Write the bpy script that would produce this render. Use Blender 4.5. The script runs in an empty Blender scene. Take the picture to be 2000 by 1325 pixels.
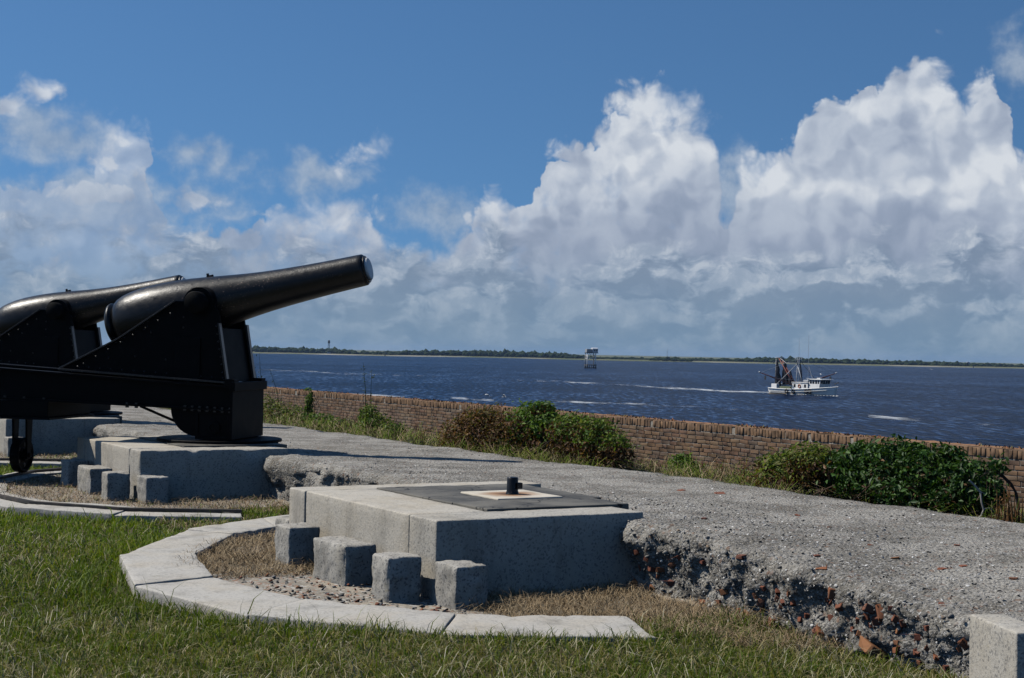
import bpy, bmesh, math, random
import numpy as np
from mathutils import Vector, Matrix

# ------------------------------------------------------------------ camera
scene = bpy.context.scene
COL = scene.collection
F = 2979.0                      # focal length in photo pixels (2000 wide)
EYE = Vector((0.0, 0.0, 1.8))
cam_d = bpy.data.cameras.new('camera')
cam_d.sensor_width = 23.5
cam_d.lens = 23.5 * F / 2000.0
cam_d.clip_start = 0.1
cam_d.clip_end = 60000.0
cam = bpy.data.objects.new('camera', cam_d)
COL.objects.link(cam)
PITCH = math.atan(25.0 / F)
ROLL = math.radians(1.15)
CAMR = Matrix.Rotation(math.pi / 2 + PITCH, 3, 'X') @ Matrix.Rotation(ROLL, 3, 'Z')
cam.matrix_world = Matrix.Translation(EYE) @ CAMR.to_4x4()
scene.camera = cam

def ray(x, y):
    return (CAMR @ Vector(((x - 1000.0) / F, (662.5 - y) / F, -1.0))).normalized()
def at_z(x, y, z):
    d = ray(x, y); t = (z - EYE.z) / d.z
    return EYE + d * t
def at_Y(x, y, Y):
    d = ray(x, y); return EYE + d * (Y / d.y)

# ------------------------------------------------------------------ sun
SUN_AZ, SUN_EL = math.radians(16.0), math.radians(50.0)
SUN = Vector((-math.cos(SUN_AZ) * math.cos(SUN_EL), math.sin(SUN_AZ) * math.cos(SUN_EL), math.sin(SUN_EL)))
sl = bpy.data.lights.new('sun', 'SUN')
sl.energy = 4.6
sl.angle = math.radians(0.53)
sl.color = (1.0, 0.945, 0.855)
so = bpy.data.objects.new('sun', sl)
so.rotation_euler = SUN.to_track_quat('Z', 'Y').to_euler()
so.location = (-20, 10, 40)
COL.objects.link(so)

scene.cycles.max_bounces = 5; scene.cycles.diffuse_bounces = 0; scene.cycles.glossy_bounces = 2; scene.cycles.transmission_bounces = 2; scene.cycles.transparent_max_bounces = 6
scene.view_settings.view_transform = 'Standard'
scene.view_settings.look = 'None'
scene.view_settings.exposure = 0.0
scene.view_settings.gamma = 1.0
scene.view_settings.use_curve_mapping = False

# ------------------------------------------------------------------ node helper
class NT:
    def __init__(s, tree):
        s.t = tree; s.n = tree.nodes; s.l = tree.links
    def _set(s, sock, v):
        if v is None: return
        if isinstance(v, bpy.types.NodeSocket): s.l.new(v, sock)
        else:
            if sock.type == 'RGBA' and len(v) == 3: v = (*v, 1.0)
            sock.default_value = v
    def m(s, op, a, b=None, c=None, clamp=False):
        n = s.n.new('ShaderNodeMath'); n.operation = op; n.use_clamp = clamp
        for i, v in enumerate((a, b, c)):
            if v is not None: s._set(n.inputs[i], v)
        return n.outputs[0]
    def v(s, op, a, b=None, c=None):
        n = s.n.new('ShaderNodeVectorMath'); n.operation = op
        for i, q in enumerate((a, b, c)):
            if q is not None: s._set(n.inputs[i], q)
        return n.outputs['Value'] if op in ('LENGTH', 'DOT_PRODUCT', 'DISTANCE') else n.outputs[0]
    def mix(s, fac, a, b, mode='MIX'):
        n = s.n.new('ShaderNodeMix'); n.data_type = 'RGBA'; n.blend_type = mode; n.clamp_factor = True
        s._set(n.inputs[0], fac); s._set(n.inputs[6], a); s._set(n.inputs[7], b)
        return n.outputs[2]
    def ss(s, x, lo, hi, a=0.0, b=1.0, smooth=True):
        n = s.n.new('ShaderNodeMapRange'); n.interpolation_type = 'SMOOTHSTEP' if smooth else 'LINEAR'
        for i, q in enumerate((x, lo, hi, a, b)): s._set(n.inputs[i], q)
        return n.outputs[0]
    def noise(s, vec, scale, detail=4.0, rough=0.5, dims='3D', dist=0.0, col=False):
        n = s.n.new('ShaderNodeTexNoise'); n.noise_dimensions = dims
        if vec is not None: s._set(n.inputs['Vector'], vec)
        s._set(n.inputs['Scale'], scale); n.inputs['Detail'].default_value = detail
        n.inputs['Roughness'].default_value = rough; n.inputs['Distortion'].default_value = dist
        return n.outputs['Color' if col else 'Fac']
    def vor(s, vec, scale, feature='F1', detail=0.0, rough=0.5, dims='3D', rand=1.0, out='Distance', lac=2.0):
        n = s.n.new('ShaderNodeTexVoronoi'); n.voronoi_dimensions = dims; n.feature = feature
        if vec is not None: s._set(n.inputs['Vector'], vec)
        s._set(n.inputs['Scale'], scale)
        if 'Detail' in n.inputs: n.inputs['Detail'].default_value = detail; n.inputs['Roughness'].default_value = rough; n.inputs['Lacunarity'].default_value = lac
        n.inputs['Randomness'].default_value = rand
        return n.outputs[out]
    def ramp(s, fac, stops, interp='LINEAR'):
        n = s.n.new('ShaderNodeValToRGB'); n.color_ramp.interpolation = interp
        e = n.color_ramp.elements
        while len(e) > 1: e.remove(e[0])
        e[0].position = stops[0][0]; e[0].color = (*stops[0][1], 1)
        for p, c in stops[1:]:
            q = e.new(p); q.color = (*c, 1)
        s._set(n.inputs[0], fac); return n.outputs[0]
    def xyz(s, x=0.0, y=0.0, z=0.0):
        n = s.n.new('ShaderNodeCombineXYZ')
        for i, q in enumerate((x, y, z)): s._set(n.inputs[i], q)
        return n.outputs[0]
    def sep(s, v):
        n = s.n.new('ShaderNodeSeparateXYZ'); s._set(n.inputs[0], v); return n.outputs

# ------------------------------------------------------------------ sky with clouds
world = bpy.data.worlds.new('World'); scene.world = world; world.use_nodes = True
def sky_pt(x, y):
    d = ray(x, y); return math.atan2(d.x, d.y) * F / 1000.0, math.asin(d.z) * F / 1000.0

SILHOUETTE = [  # px x, y of the cumulus tops along the horizon
 (-250,430),(-120,360),(-40,330),(0,368),(60,366),(110,348),(165,345),(185,290),(205,248),(240,230),(280,250),(292,330),(312,384),(350,440),(400,436),(450,440),
 (500,424),(560,400),(610,396),(660,392),(705,390),(732,410),(748,470),(790,500),(840,482),(900,438),(945,392),(975,366),(1000,392),
 (1030,370),(1058,312),(1082,290),(1130,277),(1170,272),(1184,250),(1196,215),(1214,196),(1250,190),(1295,196),(1318,210),(1348,212),
 (1372,226),(1386,246),(1398,290),(1406,352),(1416,410),(1426,406),(1434,362),(1442,315),(1446,292),(1485,300),(1520,276),(1548,268),(1562,228),(1600,198),
 (1640,166),(1690,158),(1722,160),(1738,150),(1765,140),(1800,136),(1840,140),(1872,150),(1884,170),(1905,172),(1935,170),(1948,185),
 (1965,204),(1982,238),(1990,290),(2040,270),(2120,330),(2250,430)]
PUFFS = [(1262,206,80,58),(1336,234,54,52),(1226,285,72,70),(1340,300,64,60),(1806,160,66,54),(1745,182,44,38),(1904,192,42,50),(1110,304,52,30),(232,264,52,42),(215,322,56,38),(646,424,98,40),(700,416,50,38),(180,388,100,32),(400,396,56,24),(470,470,90,28),(14,208,52,28),(74,176,52,30),(735,288,34,28),(695,312,54,27),(664,332,36,22)]
SOFT = [(95,262,110,42),(190,400,130,46),(60,430,100,44),(395,398,60,30),(398,303,60,20),(620,345,64,24),(855,425,72,36),(1990,120,40,40),(1424,375,40,64)]
SHADE = [(1690,300,170,62),(1880,270,60,50),(1560,440,160,50),(1780,450,170,50),(1350,390,80,80),(1230,470,220,45),(620,485,120,25),(120,280,120,30),(180,430,150,30)]

def build_world():
    T = NT(world.node_tree); T.n.clear()
    out = T.n.new('ShaderNodeOutputWorld'); bg = T.n.new('ShaderNodeBackground')
    T.l.new(bg.outputs[0], out.inputs[0])
    d = T.n.new('ShaderNodeTexCoord').outputs['Generated']
    sx, sy, sz = T.sep(d)
    az = T.m('ARCTAN2', sx, sy)
    # the same weather all the way round: the sector in view repeats, mirrored, every 45 degrees
    sec = math.radians(45.0)
    k = T.m('PINGPONG', T.m('ADD', az, sec / 2 + sec * 8), sec)
    X = T.m('MULTIPLY', T.m('SUBTRACT', k, sec / 2), F / 1000.0)
    Yv = T.m('MULTIPLY', T.m('ARCSINE', sz), F / 1000.0)
    P = T.xyz(X, Yv, 0.0)
    # --- clear air
    st = T.n.new('ShaderNodeTexSky'); st.sky_type = 'NISHITA'; st.sun_disc = False
    st.sun_elevation = SUN_EL; st.sun_rotation = math.atan2(SUN.x, SUN.y)
    st.altitude = 0.0; st.air_density = 1.0; st.dust_density = 0.2; st.ozone_density = 4.0
    up = T.m('MULTIPLY_ADD', T.m('MAXIMUM', sz, 0.0), 1.25, 0.16)
    T.l.new(T.v('NORMALIZE', T.xyz(sx, sy, up)), st.inputs[0])
    sky = T.v('MULTIPLY', st.outputs[0], SKY_TINT)
    def sdf(vec, blobs, kk=0.05):
        acc = None
        for (x, y, rx, ry) in blobs:
            cx, cy = sky_pt(x, y); rx /= 1000.0; ry /= 1000.0
            q = T.v('MULTIPLY_ADD', vec, (1 / rx, 1 / ry, 0), (-cx / rx, -cy / ry, 0))
            r = (rx + ry) / 2
            dd = T.m('MULTIPLY_ADD', T.v('LENGTH', q), r, -r)
            acc = dd if acc is None else T.m('SMOOTH_MIN', acc, dd, kk)
        return acc
    def curve(x):
        n = T.n.new('ShaderNodeFloatCurve'); c = n.mapping.curves[0]
        pts = []
        for (a, b) in SILHOUETTE:
            cx, cy = sky_pt(a, b); pts.append(((cx + 1.25) / 2.5, cy / 0.7))
        while len(c.points) > 2: c.points.remove(c.points[0])
        c.points[0].location = (0.0, pts[0][1]); c.points[1].location = (1.0, pts[-1][1])
        for p in pts: c.points.new(*p)
        n.mapping.extend = 'HORIZONTAL'; n.mapping.update()
        T._set(n.inputs[1], T.m('MULTIPLY_ADD', x, 1 / 2.5, 0.5))
        return T.m('MULTIPLY', n.outputs[0], 0.7)
    w1 = T.noise(P, 11.0, 2.5, 0.45, '2D', col=True)
    warp = T.v('MULTIPLY', T.v('SUBTRACT', w1, (0.5, 0.5, 0.5)), (0.042, 0.042, 0))
    Pw = T.v('ADD', P, warp)
    puffd = sdf(Pw, PUFFS, 0.02)
    def height(vec):
        x, y, _ = T.sep(vec)
        s = T.m('MINIMUM', T.m('SUBTRACT', curve(x), y), 0.11)
        p1 = T.vor(vec, 19.0, 'F1', 2.0, 0.5, '2D', 1.0, lac=2.4)
        n1 = T.noise(vec, 26.0, 5.0, 0.6, '2D')
        h = T.m('MULTIPLY_ADD', T.m('SUBTRACT', 0.45, p1), 0.042, s)
        return T.m('MULTIPLY_ADD', T.m('SUBTRACT', n1, 0.5), 0.026, h), p1, n1
    h0, p0, n0 = height(Pw)
    n1 = T.noise(T.v('ADD', P, (4.2, 1.7, 0)), 17.0, 4.0, 0.58, '2D')
    def low(vec):
        x, y, _ = T.sep(vec)
        q = T.m('MULTIPLY', T.m('MINIMUM', T.m('SUBTRACT', curve(x), y), 0.22), 0.40)
        q = T.m('MULTIPLY_ADD', T.m('SUBTRACT', 0.42, T.vor(vec, 14.0, 'F1', 1.0, 0.45, '2D', 1.0, lac=2.4)), 0.085, q)
        return T.m('MULTIPLY_ADD', T.noise(vec, 7.0, 2.0, 0.5, '2D'), 0.12, q)
    g = T.m('SUBTRACT', low(Pw), low(T.v('ADD', Pw, (-0.026, 0.020, 0))))
    hp = T.m('MULTIPLY_ADD', T.m('ADD', T.m('SUBTRACT', n0, 0.5), T.m('MULTIPLY', T.m('SUBTRACT', 0.52, p0), 0.75)), 0.040, T.m('MULTIPLY', puffd, -1.0))
    big = T.noise(P, 4.5, 2.0, 0.5, '2D')
    soft = T.ss(big, 0.40, 0.68, 0.007, 0.045)
    lo_ = T.m('MULTIPLY', soft, -0.6)
    op = T.ss(T.m('ADD', X, T.m('MULTIPLY', T.m('SUBTRACT', n1, 0.5), 2.2)), -0.75, 0.0, 0.60, 1.0)
    a1 = T.m('MAXIMUM', T.m('MULTIPLY', T.ss(h0, lo_, soft), op), T.m('MULTIPLY', T.ss(hp, -0.008, T.m('ADD', soft, 0.014)), T.ss(X, -0.3, 0.0, 0.90, 0.97)))
    lit = T.ss(g, -0.034, 0.040)
    shade = T.ss(sdf(T.v('ADD', Pw, warp), SHADE, 0.08), 0.07, -0.06)
    L = T.m('MULTIPLY_ADD', lit, 0.36, 0.47)
    L = T.m('ADD', L, T.ss(n0, 0.3, 0.7, -0.06, 0.06))
    L = T.m('ADD', L, T.ss(big, 0.35, 0.65, -0.12, 0.14))
    L = T.m('MULTIPLY', L, T.ss(shade, 0, 1, 1.0, 0.66))
    L = T.m('MULTIPLY', L, T.ss(Yv, 0.14, 0.38, 0.62, 1.10))
    c1 = T.ramp(L, [(0.0, (0.195, 0.255, 0.36)), (0.3, (0.30, 0.36, 0.475)), (0.6, (0.44, 0.50, 0.60)), (0.95, (0.66, 0.70, 0.755))])
    # --- soft grey fragments
    sd2 = T.m('MULTIPLY_ADD', T.m('SUBTRACT', n1, 0.5), -0.13, sdf(T.v('ADD', Pw, warp), SOFT, 0.07))
    a2 = T.ss(sd2, 0.045, -0.055, 0.0, 0.72)
    c2 = T.ramp(n1, [(0.3, (0.27, 0.35, 0.47)), (0.7, (0.42, 0.49, 0.58))])
    # --- low banks of stratocumulus
    pb = T.v('MULTIPLY', Pw, (1.0, 1.9, 1.0))
    nb = T.noise(pb, 5.5, 6.0, 0.58, '2D')
    pbl = T.noise(T.v('ADD', pb, (-0.025, 0.045, 0)), 5.5, 5.0, 0.58, '2D')
    cov = T.m('ADD', T.ss(Yv, 0.36, 0.06, -0.34, 0.22), T.ss(X, -0.9, 0.6, -0.03, 0.05))
    a3 = T.ss(T.m('ADD', nb, cov), 0.42, 0.62, 0.0, 0.92)
    l3 = T.m('ADD', T.ss(T.m('SUBTRACT', nb, pbl), -0.08, 0.08, -0.32, 0.50), T.ss(n0, 0.3, 0.7, 0.05, 0.45))
    c3 = T.ramp(l3, [(0.0, (0.185, 0.25, 0.355)), (0.35, (0.25, 0.32, 0.43)), (0.75, (0.37, 0.435, 0.535)), (1.0, (0.54, 0.59, 0.66))])
    col = T.mix(a1, sky, c1)
    col = T.mix(T.m('MULTIPLY', a2, T.ss(a1, 0.0, 1.0, 1.0, 0.35)), col, c2)
    col = T.mix(a3, col, c3)
    # --- moist air near the horizon
    hz = T.ss(Yv, 0.24, 0.0, 0.0, 0.88)
    col = T.mix(hz, col, T.mix(T.ss(nb, 0.35, 0.65), (0.165, 0.265, 0.385), (0.215, 0.31, 0.42)))
    # below the horizon: dark sea tone
    col = T.mix(T.ss(sz, -0.004, -0.02), col, (0.03, 0.05, 0.09))
    T.l.new(col, bg.inputs['Color'])
    bg.inputs['Strength'].default_value = 1.0
    world.cycles.sampling_method = 'MANUAL'
    world.cycles.sample_map_resolution = 512
SKY_TINT = (0.056, 0.080, 0.092)
build_world()

# ------------------------------------------------------------------ numpy noise
_rng = np.random.default_rng(7)
_PERM = np.concatenate([_rng.permutation(256)] * 3)
_GR = _rng.normal(size=(256, 3)); _GR /= np.linalg.norm(_GR, axis=1)[:, None]
def pnoise(p):
    p = np.asarray(p, float); i = np.floor(p).astype(int); f = p - i; i &= 255
    u = f * f * f * (f * (f * 6 - 15) + 10)
    def g(dx, dy, dz):
        h = _PERM[_PERM[_PERM[i[:, 0] + dx] + i[:, 1] + dy] + i[:, 2] + dz]
        return _GR[h, 0] * (f[:, 0] - dx) + _GR[h, 1] * (f[:, 1] - dy) + _GR[h, 2] * (f[:, 2] - dz)
    def L(a, b, t): return a + (b - a) * t
    x00 = L(g(0,0,0), g(1,0,0), u[:,0]); x10 = L(g(0,1,0), g(1,1,0), u[:,0])
    x01 = L(g(0,0,1), g(1,0,1), u[:,0]); x11 = L(g(0,1,1), g(1,1,1), u[:,0])
    return L(L(x00, x10, u[:,1]), L(x01, x11, u[:,1]), u[:,2])
def fbm(p, scale, octaves=4, gain=0.5):
    p = np.asarray(p, float) * scale; a = 1.0; s = 0.0
    for k in range(octaves):
        s = s + a * pnoise(p + 17.3 * k); p = p * 2.03; a *= gain
    return s
def sstep(a, b, x):
    t = np.clip((np.asarray(x, float) - a) / (b - a), 0, 1); return t * t * (3 - 2 * t)

# ------------------------------------------------------------------ mesh helpers
class MB:
    def __init__(s): s.v = []; s.f = []; s.c = []
    def add(s, verts, faces, col=None):
        o = len(s.v); s.v.extend([tuple(q) for q in verts]); s.f.extend([tuple(o + i for i in f) for f in faces])
        if col is not None: s.c.extend([col] * len(verts))
        return s
    def box(s, c, size, M=None):
        x, y, z = size[0] / 2, size[1] / 2, size[2] / 2
        vs = [Vector((i * x, j * y, k * z)) for i in (-1, 1) for j in (-1, 1) for k in (-1, 1)]
        if M is not None: vs = [M @ q for q in vs]
        vs = [q + Vector(c) for q in vs]
        return s.add(vs, [(0,1,3,2),(4,6,7,5),(0,4,5,1),(2,3,7,6),(0,2,6,4),(1,5,7,3)])
    def box2(s, a, b):
        return s.box([(a[i] + b[i]) / 2 for i in range(3)], [abs(b[i] - a[i]) for i in range(3)])
    def prism(s, prof, y0, y1):            # profile in x,z, extruded along y
        n = len(prof)
        s.add([(p[0], y0, p[1]) for p in prof] + [(p[0], y1, p[1]) for p in prof],
              [tuple(range(n)), tuple(range(2 * n - 1, n - 1, -1))] + [(i, i + n, (i + 1) % n + n, (i + 1) % n) for i in range(n)])
        return s
    def lathe(s, prof, M=None, n=32, caps=True):   # profile (x along axis, r)
        vs = []
        for (x, r) in prof:
            for k in range(n):
                a = 2 * math.pi * k / n; q = Vector((x, r * math.cos(a), r * math.sin(a)))
                vs.append(M @ q if M is not None else q)
        fs = []
        for i in range(len(prof) - 1):
            for k in range(n):
                k2 = (k + 1) % n; fs.append((i * n + k, i * n + k2, (i + 1) * n + k2, (i + 1) * n + k))
        if caps: fs.append(tuple(range(n - 1, -1, -1))); fs.append(tuple((len(prof) - 1) * n + k for k in range(n)))
        return s.add(vs, fs)
    def tube(s, pts, r, n=6, col=None):
        pts = [Vector(p) for p in pts]; rr = r if isinstance(r, (list, tuple)) else [r] * len(pts)
        vs = []; fs = []
        for i, p in enumerate(pts):
            d = (pts[min(i + 1, len(pts) - 1)] - pts[max(i - 1, 0)])
            d = d.normalized() if d.length > 1e-9 else Vector((0, 0, 1))
            a = d.orthogonal().normalized(); b = d.cross(a)
            if i and n > 2:
                a = (pa - d * pa.dot(d)).normalized() if (pa - d * pa.dot(d)).length > 1e-6 else a; b = d.cross(a)
            pa = a
            for k in range(n):
                t = 2 * math.pi * k / n; vs.append(p + (a * math.cos(t) + b * math.sin(t)) * rr[i])
        for i in range(len(pts) - 1):
            for k in range(n):
                k2 = (k + 1) % n; fs.append((i * n + k, i * n + k2, (i + 1) * n + k2, (i + 1) * n + k))
        fs.append(tuple(range(n - 1, -1, -1))); fs.append(tuple((len(pts) - 1) * n + k for k in range(n)))
        return s.add(vs, fs, col)
    def mesh(s, name, smooth=False):
        m = bpy.data.meshes.new(name); m.from_pydata(s.v, [], s.f); m.update()
        if s.c:
            a = m.color_attributes.new('Col', 'FLOAT_COLOR', 'POINT')
            a.data.foreach_set('color', np.array([(*c, 1.0) for c in s.c], dtype=np.float32).ravel())
        if smooth: m.polygons.foreach_set('use_smooth', [True] * len(m.polygons))
        return m
    def build(s, name, mat, parent=None, smooth=False, bevel=0.0, loc=None):
        return link(name, s.mesh(name, smooth), mat, parent, bevel, loc)

def link(name, mesh, mat, parent=None, bevel=0.0, loc=None):
    o = bpy.data.objects.new(name, mesh)
    if mat is not None and not mesh.materials: mesh.materials.append(mat)
    if parent is not None: o.parent = parent
    if loc is not None: o.location = loc
    if bevel:
        b = o.modifiers.new('bevel', 'BEVEL'); b.width = bevel; b.segments = 2; b.limit_method = 'ANGLE'; b.angle_limit = math.radians(40)
    COL.objects.link(o); return o
def np_mesh(name, verts, faces4=None, faces3=None, col=None, smooth=False):
    m = bpy.data.meshes.new(name); verts = np.asarray(verts, np.float32)
    n4 = 0 if faces4 is None else len(faces4); n3 = 0 if faces3 is None else len(faces3)
    m.vertices.add(len(verts)); m.vertices.foreach_set('co', verts.ravel())
    idx = []; starts = []
    if n4: idx.append(np.asarray(faces4, np.int32).ravel()); starts.append(np.arange(n4) * 4)
    if n3: idx.append(np.asarray(faces3, np.int32).ravel()); starts.append(n4 * 4 + np.arange(n3) * 3)
    idx = np.concatenate(idx).astype(np.int32)
    m.loops.add(len(idx)); m.loops.foreach_set('vertex_index', idx)
    m.polygons.add(n4 + n3); m.polygons.foreach_set('loop_start', np.concatenate(starts).astype(np.int32))
    if smooth: m.polygons.foreach_set('use_smooth', np.ones(n4 + n3, dtype=bool))
    if col is not None:
        a = m.color_attributes.new('Col', 'FLOAT_COLOR', 'POINT')
        c = np.ones((len(verts), 4), np.float32); c[:, :3] = col; a.data.foreach_set('color', c.ravel())
    m.update(calc_edges=True); m.validate(); return m
def empty(name, loc=(0, 0, 0), rz=0.0):
    o = bpy.data.objects.new(name, None); o.location = loc; o.rotation_euler = (0, 0, rz); o.empty_display_size = 0.2
    COL.objects.link(o); return o
def tag(o, label=None, cat=None, group=None, kind=None):
    if label: o['label'] = label
    if cat: o['category'] = cat
    if group: o['group'] = group
    if kind: o['kind'] = kind
    return o
def copy_tree(o, parent=None):
    c = o.copy(); COL.objects.link(c); c.parent = parent
    for ch in list(o.children): copy_tree(ch, c)
    return c

def rounded_grid(size, res, rnd):
    """box surface as six rounded grids, centred at origin -> verts, quads"""
    size = np.array(size, float)
    def axis(L):
        r = min(rnd, L * 0.3); n = max(1, int(round((L - 2 * r) / res)))
        mid = np.linspace(r, L - r, n + 1)
        return np.concatenate([[0, r * 0.35], mid, [L - r * 0.35, L]]) - L / 2
    V = []; Fq = []; o = 0
    for ax in range(3):
        a, b = (ax + 1) % 3, (ax + 2) % 3
        A, B = axis(size[a]), axis(size[b])
        for sgn in (-1, 1):
            gA, gB = np.meshgrid(A, B, indexing='ij'); p = np.zeros((gA.size, 3))
            p[:, a] = gA.ravel(); p[:, b] = gB.ravel(); p[:, ax] = sgn * size[ax] / 2
            na, nb = len(A), len(B); i, j = np.meshgrid(np.arange(na - 1), np.arange(nb - 1), indexing='ij')
            k = (i * nb + j).ravel(); q = np.stack([k, k + nb, k + nb + 1, k + 1], 1)
            if sgn < 0: q = q[:, ::-1]
            V.append(p); Fq.append(q + o); o += len(p)
    V = np.concatenate(V); Fq = np.concatenate(Fq)
    h = size / 2; r = np.minimum(rnd, size * 0.3)
    q = np.clip(V, -(h - r), h - r); d = V - q; n = np.linalg.norm(d / r, axis=1)
    out = V.copy(); m = n > 1e-6; out[m] = q[m] + d[m] / n[m][:, None]
    # weld
    key = np.round(out, 5); _, first, inv = np.unique(key, axis=0, return_index=True, return_inverse=True)
    return out[first], inv.ravel()[Fq]
def rough_block(name, size, mat, parent=None, loc=(0, 0, 0), rz=0.0, res=0.05, rnd=0.02, amp=0.006, seed=0, scale=9.0, warp=None, chip=0.0):
    V, Q = rounded_grid(size, res, rnd)
    P = V + seed * 3.17 + np.array(loc) * 0.37
    nrm = V / (np.array(size) / 2); nrm = np.sign(nrm) * np.abs(nrm) ** 6; nrm /= np.linalg.norm(nrm, axis=1)[:, None] + 1e-9
    V = V + nrm * (fbm(P, scale, 4, 0.6) * amp)[:, None] + nrm * (fbm(P + 5, 1.6, 2) * amp * 0.8)[:, None]
    if chip:
        e = (np.sort(np.abs(nrm), axis=1)[:, 1])           # large near edges
        V = V - nrm * (np.clip(fbm(P + 11, 3.2, 3) - 0.05, 0, 1) * e * chip)[:, None]
    if warp is not None: V = warp(V)
    m = np_mesh(name, V, Q, smooth=True); o = link(name, m, mat, parent); o.location = loc; o.rotation_euler = (0, 0, rz)
    return o

# ------------------------------------------------------------------ materials
def mat(name, fn, disp=False):
    m = bpy.data.materials.new(name); m.use_nodes = True; T = NT(m.node_tree); T.n.clear()
    out = T.n.new('ShaderNodeOutputMaterial'); sh = fn(T); T.l.new(sh, out.inputs[0]); return m
def bsdf(T, col, rough=0.6, spec=0.5, normal=None, metal=0.0, **kw):
    n = T.n.new('ShaderNodeBsdfPrincipled')
    T._set(n.inputs['Base Color'], col); T._set(n.inputs['Roughness'], rough); T._set(n.inputs['Metallic'], metal)
    T._set(n.inputs['Specular IOR Level'], spec)
    if normal is not None: T.l.new(normal, n.inputs['Normal'])
    for k, v in kw.items(): T._set(n.inputs[k], v)
    return n.outputs[0]
def bump(T, h, strength=0.4, dist=0.01):
    n = T.n.new('ShaderNodeBump'); n.inputs['Strength'].default_value = strength; n.inputs['Distance'].default_value = dist
    T._set(n.inputs['Height'], h); return n.outputs[0]
def pos(T): return T.n.new('ShaderNodeNewGeometry').outputs['Position']
def objc(T): return T.n.new('ShaderNodeTexCoord').outputs['Object']
def attr(T, name='Col'):
    n = T.n.new('ShaderNodeAttribute'); n.attribute_name = name; return n.outputs['Color']
def island(T): return T.n.new('ShaderNodeNewGeometry').outputs['Random Per Island']
def orand(T): return T.n.new('ShaderNodeObjectInfo').outputs['Random']

def granite(base, warm=(0.5, 0.44, 0.33), warm_amt=0.3, speck=0.55, stain=0.3):
    def fn(T):
        p = pos(T)
        n1 = T.noise(p, 55.0, 3.0, 0.7); n2 = T.noise(p, 2.2, 5.0, 0.6); n3 = T.noise(p, 130.0, 2.0, 0.6); v = T.vor(p, 75.0, out='Color')
        vg = T.m('MULTIPLY', T.sep(v)[0], 1.0)
        c = T.mix(T.ss(n2, 0.40, 0.68, 0, warm_amt), base, warm)
        c = T.mix(T.ss(vg, 0.70, 0.95, 0, speck), c, (0.10, 0.10, 0.105))
        c = T.mix(T.ss(n1, 0.52, 0.75, 0, 0.5), c, (0.56, 0.55, 0.52))
        c = T.mix(T.ss(n3, 0.55, 0.8, 0, speck * 0.8), c, (0.14, 0.14, 0.14))
        st = T.noise(T.v('MULTIPLY', p, (1, 1, 0.35)), 2.6, 8.0, 0.7)
        c = T.mix(T.ss(st, 0.48, 0.70, 0, stain), c, (0.13, 0.122, 0.108))
        run = T.noise(T.v('MULTIPLY', p, (9, 9, 0.6)), 1.0, 4.0, 0.6)
        c = T.mix(T.ss(run, 0.58, 0.74, 0, stain * 0.7), c, (0.15, 0.125, 0.095))
        li = T.noise(T.v('ADD', p, (7, 3, 1)), 9.0, 6.0, 0.7)
        c = T.mix(T.ss(li, 0.60, 0.70, 0, stain * 0.6), c, (0.20, 0.165, 0.085))
        h = T.m('ADD', T.m('MULTIPLY_ADD', n3, 0.5, n1), T.m('MULTIPLY', T.noise(p, 14.0, 4.0, 0.6), 1.2))
        return bsdf(T, c, 0.78, 0.3, bump(T, h, 0.55, 0.006))
    return fn
M_GRAN = mat('granite_grey', granite((0.41, 0.385, 0.335), (0.39, 0.34, 0.255), 0.4, 0.55, 0.45))
M_GRANW = mat('granite_warm', granite((0.47, 0.435, 0.37), (0.41, 0.355, 0.265), 0.6, 0.35, 0.38))
M_KERB = mat('granite_kerb', granite((0.44, 0.42, 0.38), (0.44, 0.39, 0.31), 0.6, 0.30, 0.5))
M_BLOCK = mat('granite_rough', granite((0.37, 0.35, 0.312), (0.33, 0.295, 0.22), 0.5, 0.8, 0.7))
def f_slab(T):
    p = pos(T); n = T.noise(p, 1.7, 6.0, 0.6); f = T.noise(p, 60.0, 4.0, 0.6)
    c = T.mix(T.ss(n, 0.35, 0.65), (0.058, 0.056, 0.050), (0.15, 0.14, 0.118))
    c = T.mix(T.ss(f, 0.5, 0.75, 0, 0.4), c, (0.22, 0.205, 0.175))
    ed = T.vor(T.v('ADD', p, T.v('MULTIPLY', T.noise(p, 4.0, 4.0, col=True), (0.35, 0.35, 0.35))), 1.1, 'DISTANCE_TO_EDGE')
    c = T.mix(T.ss(ed, 0.012, 0.004), c, (0.02, 0.019, 0.017))
    return bsdf(T, c, 0.7, 0.3, bump(T, f, 0.3, 0.004))
M_SLAB = mat('slate_slab', f_slab)
def f_patch(T):
    p = objc(T); n = T.noise(p, 3.0, 6.0, 0.6); r = T.v('LENGTH', T.v('MULTIPLY', p, (1, 1, 0)))
    c = T.mix(T.ss(n, 0.3, 0.7), (0.50, 0.45, 0.36), (0.60, 0.55, 0.46))
    c = T.mix(T.ss(T.m('ADD', r, T.m('MULTIPLY', T.m('SUBTRACT', n, 0.5), 0.25)), 0.31, 0.10, 0, 0.85), c, (0.28, 0.13, 0.045))
    c = T.mix(T.ss(T.m('ADD', r, T.m('MULTIPLY', T.m('SUBTRACT', n, 0.5), 0.15)), 0.15, 0.06, 0, 0.8), c, (0.07, 0.035, 0.018))
    return bsdf(T, c, 0.75, 0.3, bump(T, T.noise(p, 70.0, 3.0, 0.6), 0.3, 0.004))
M_PATCH = mat('limestone_rust', f_patch)
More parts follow.
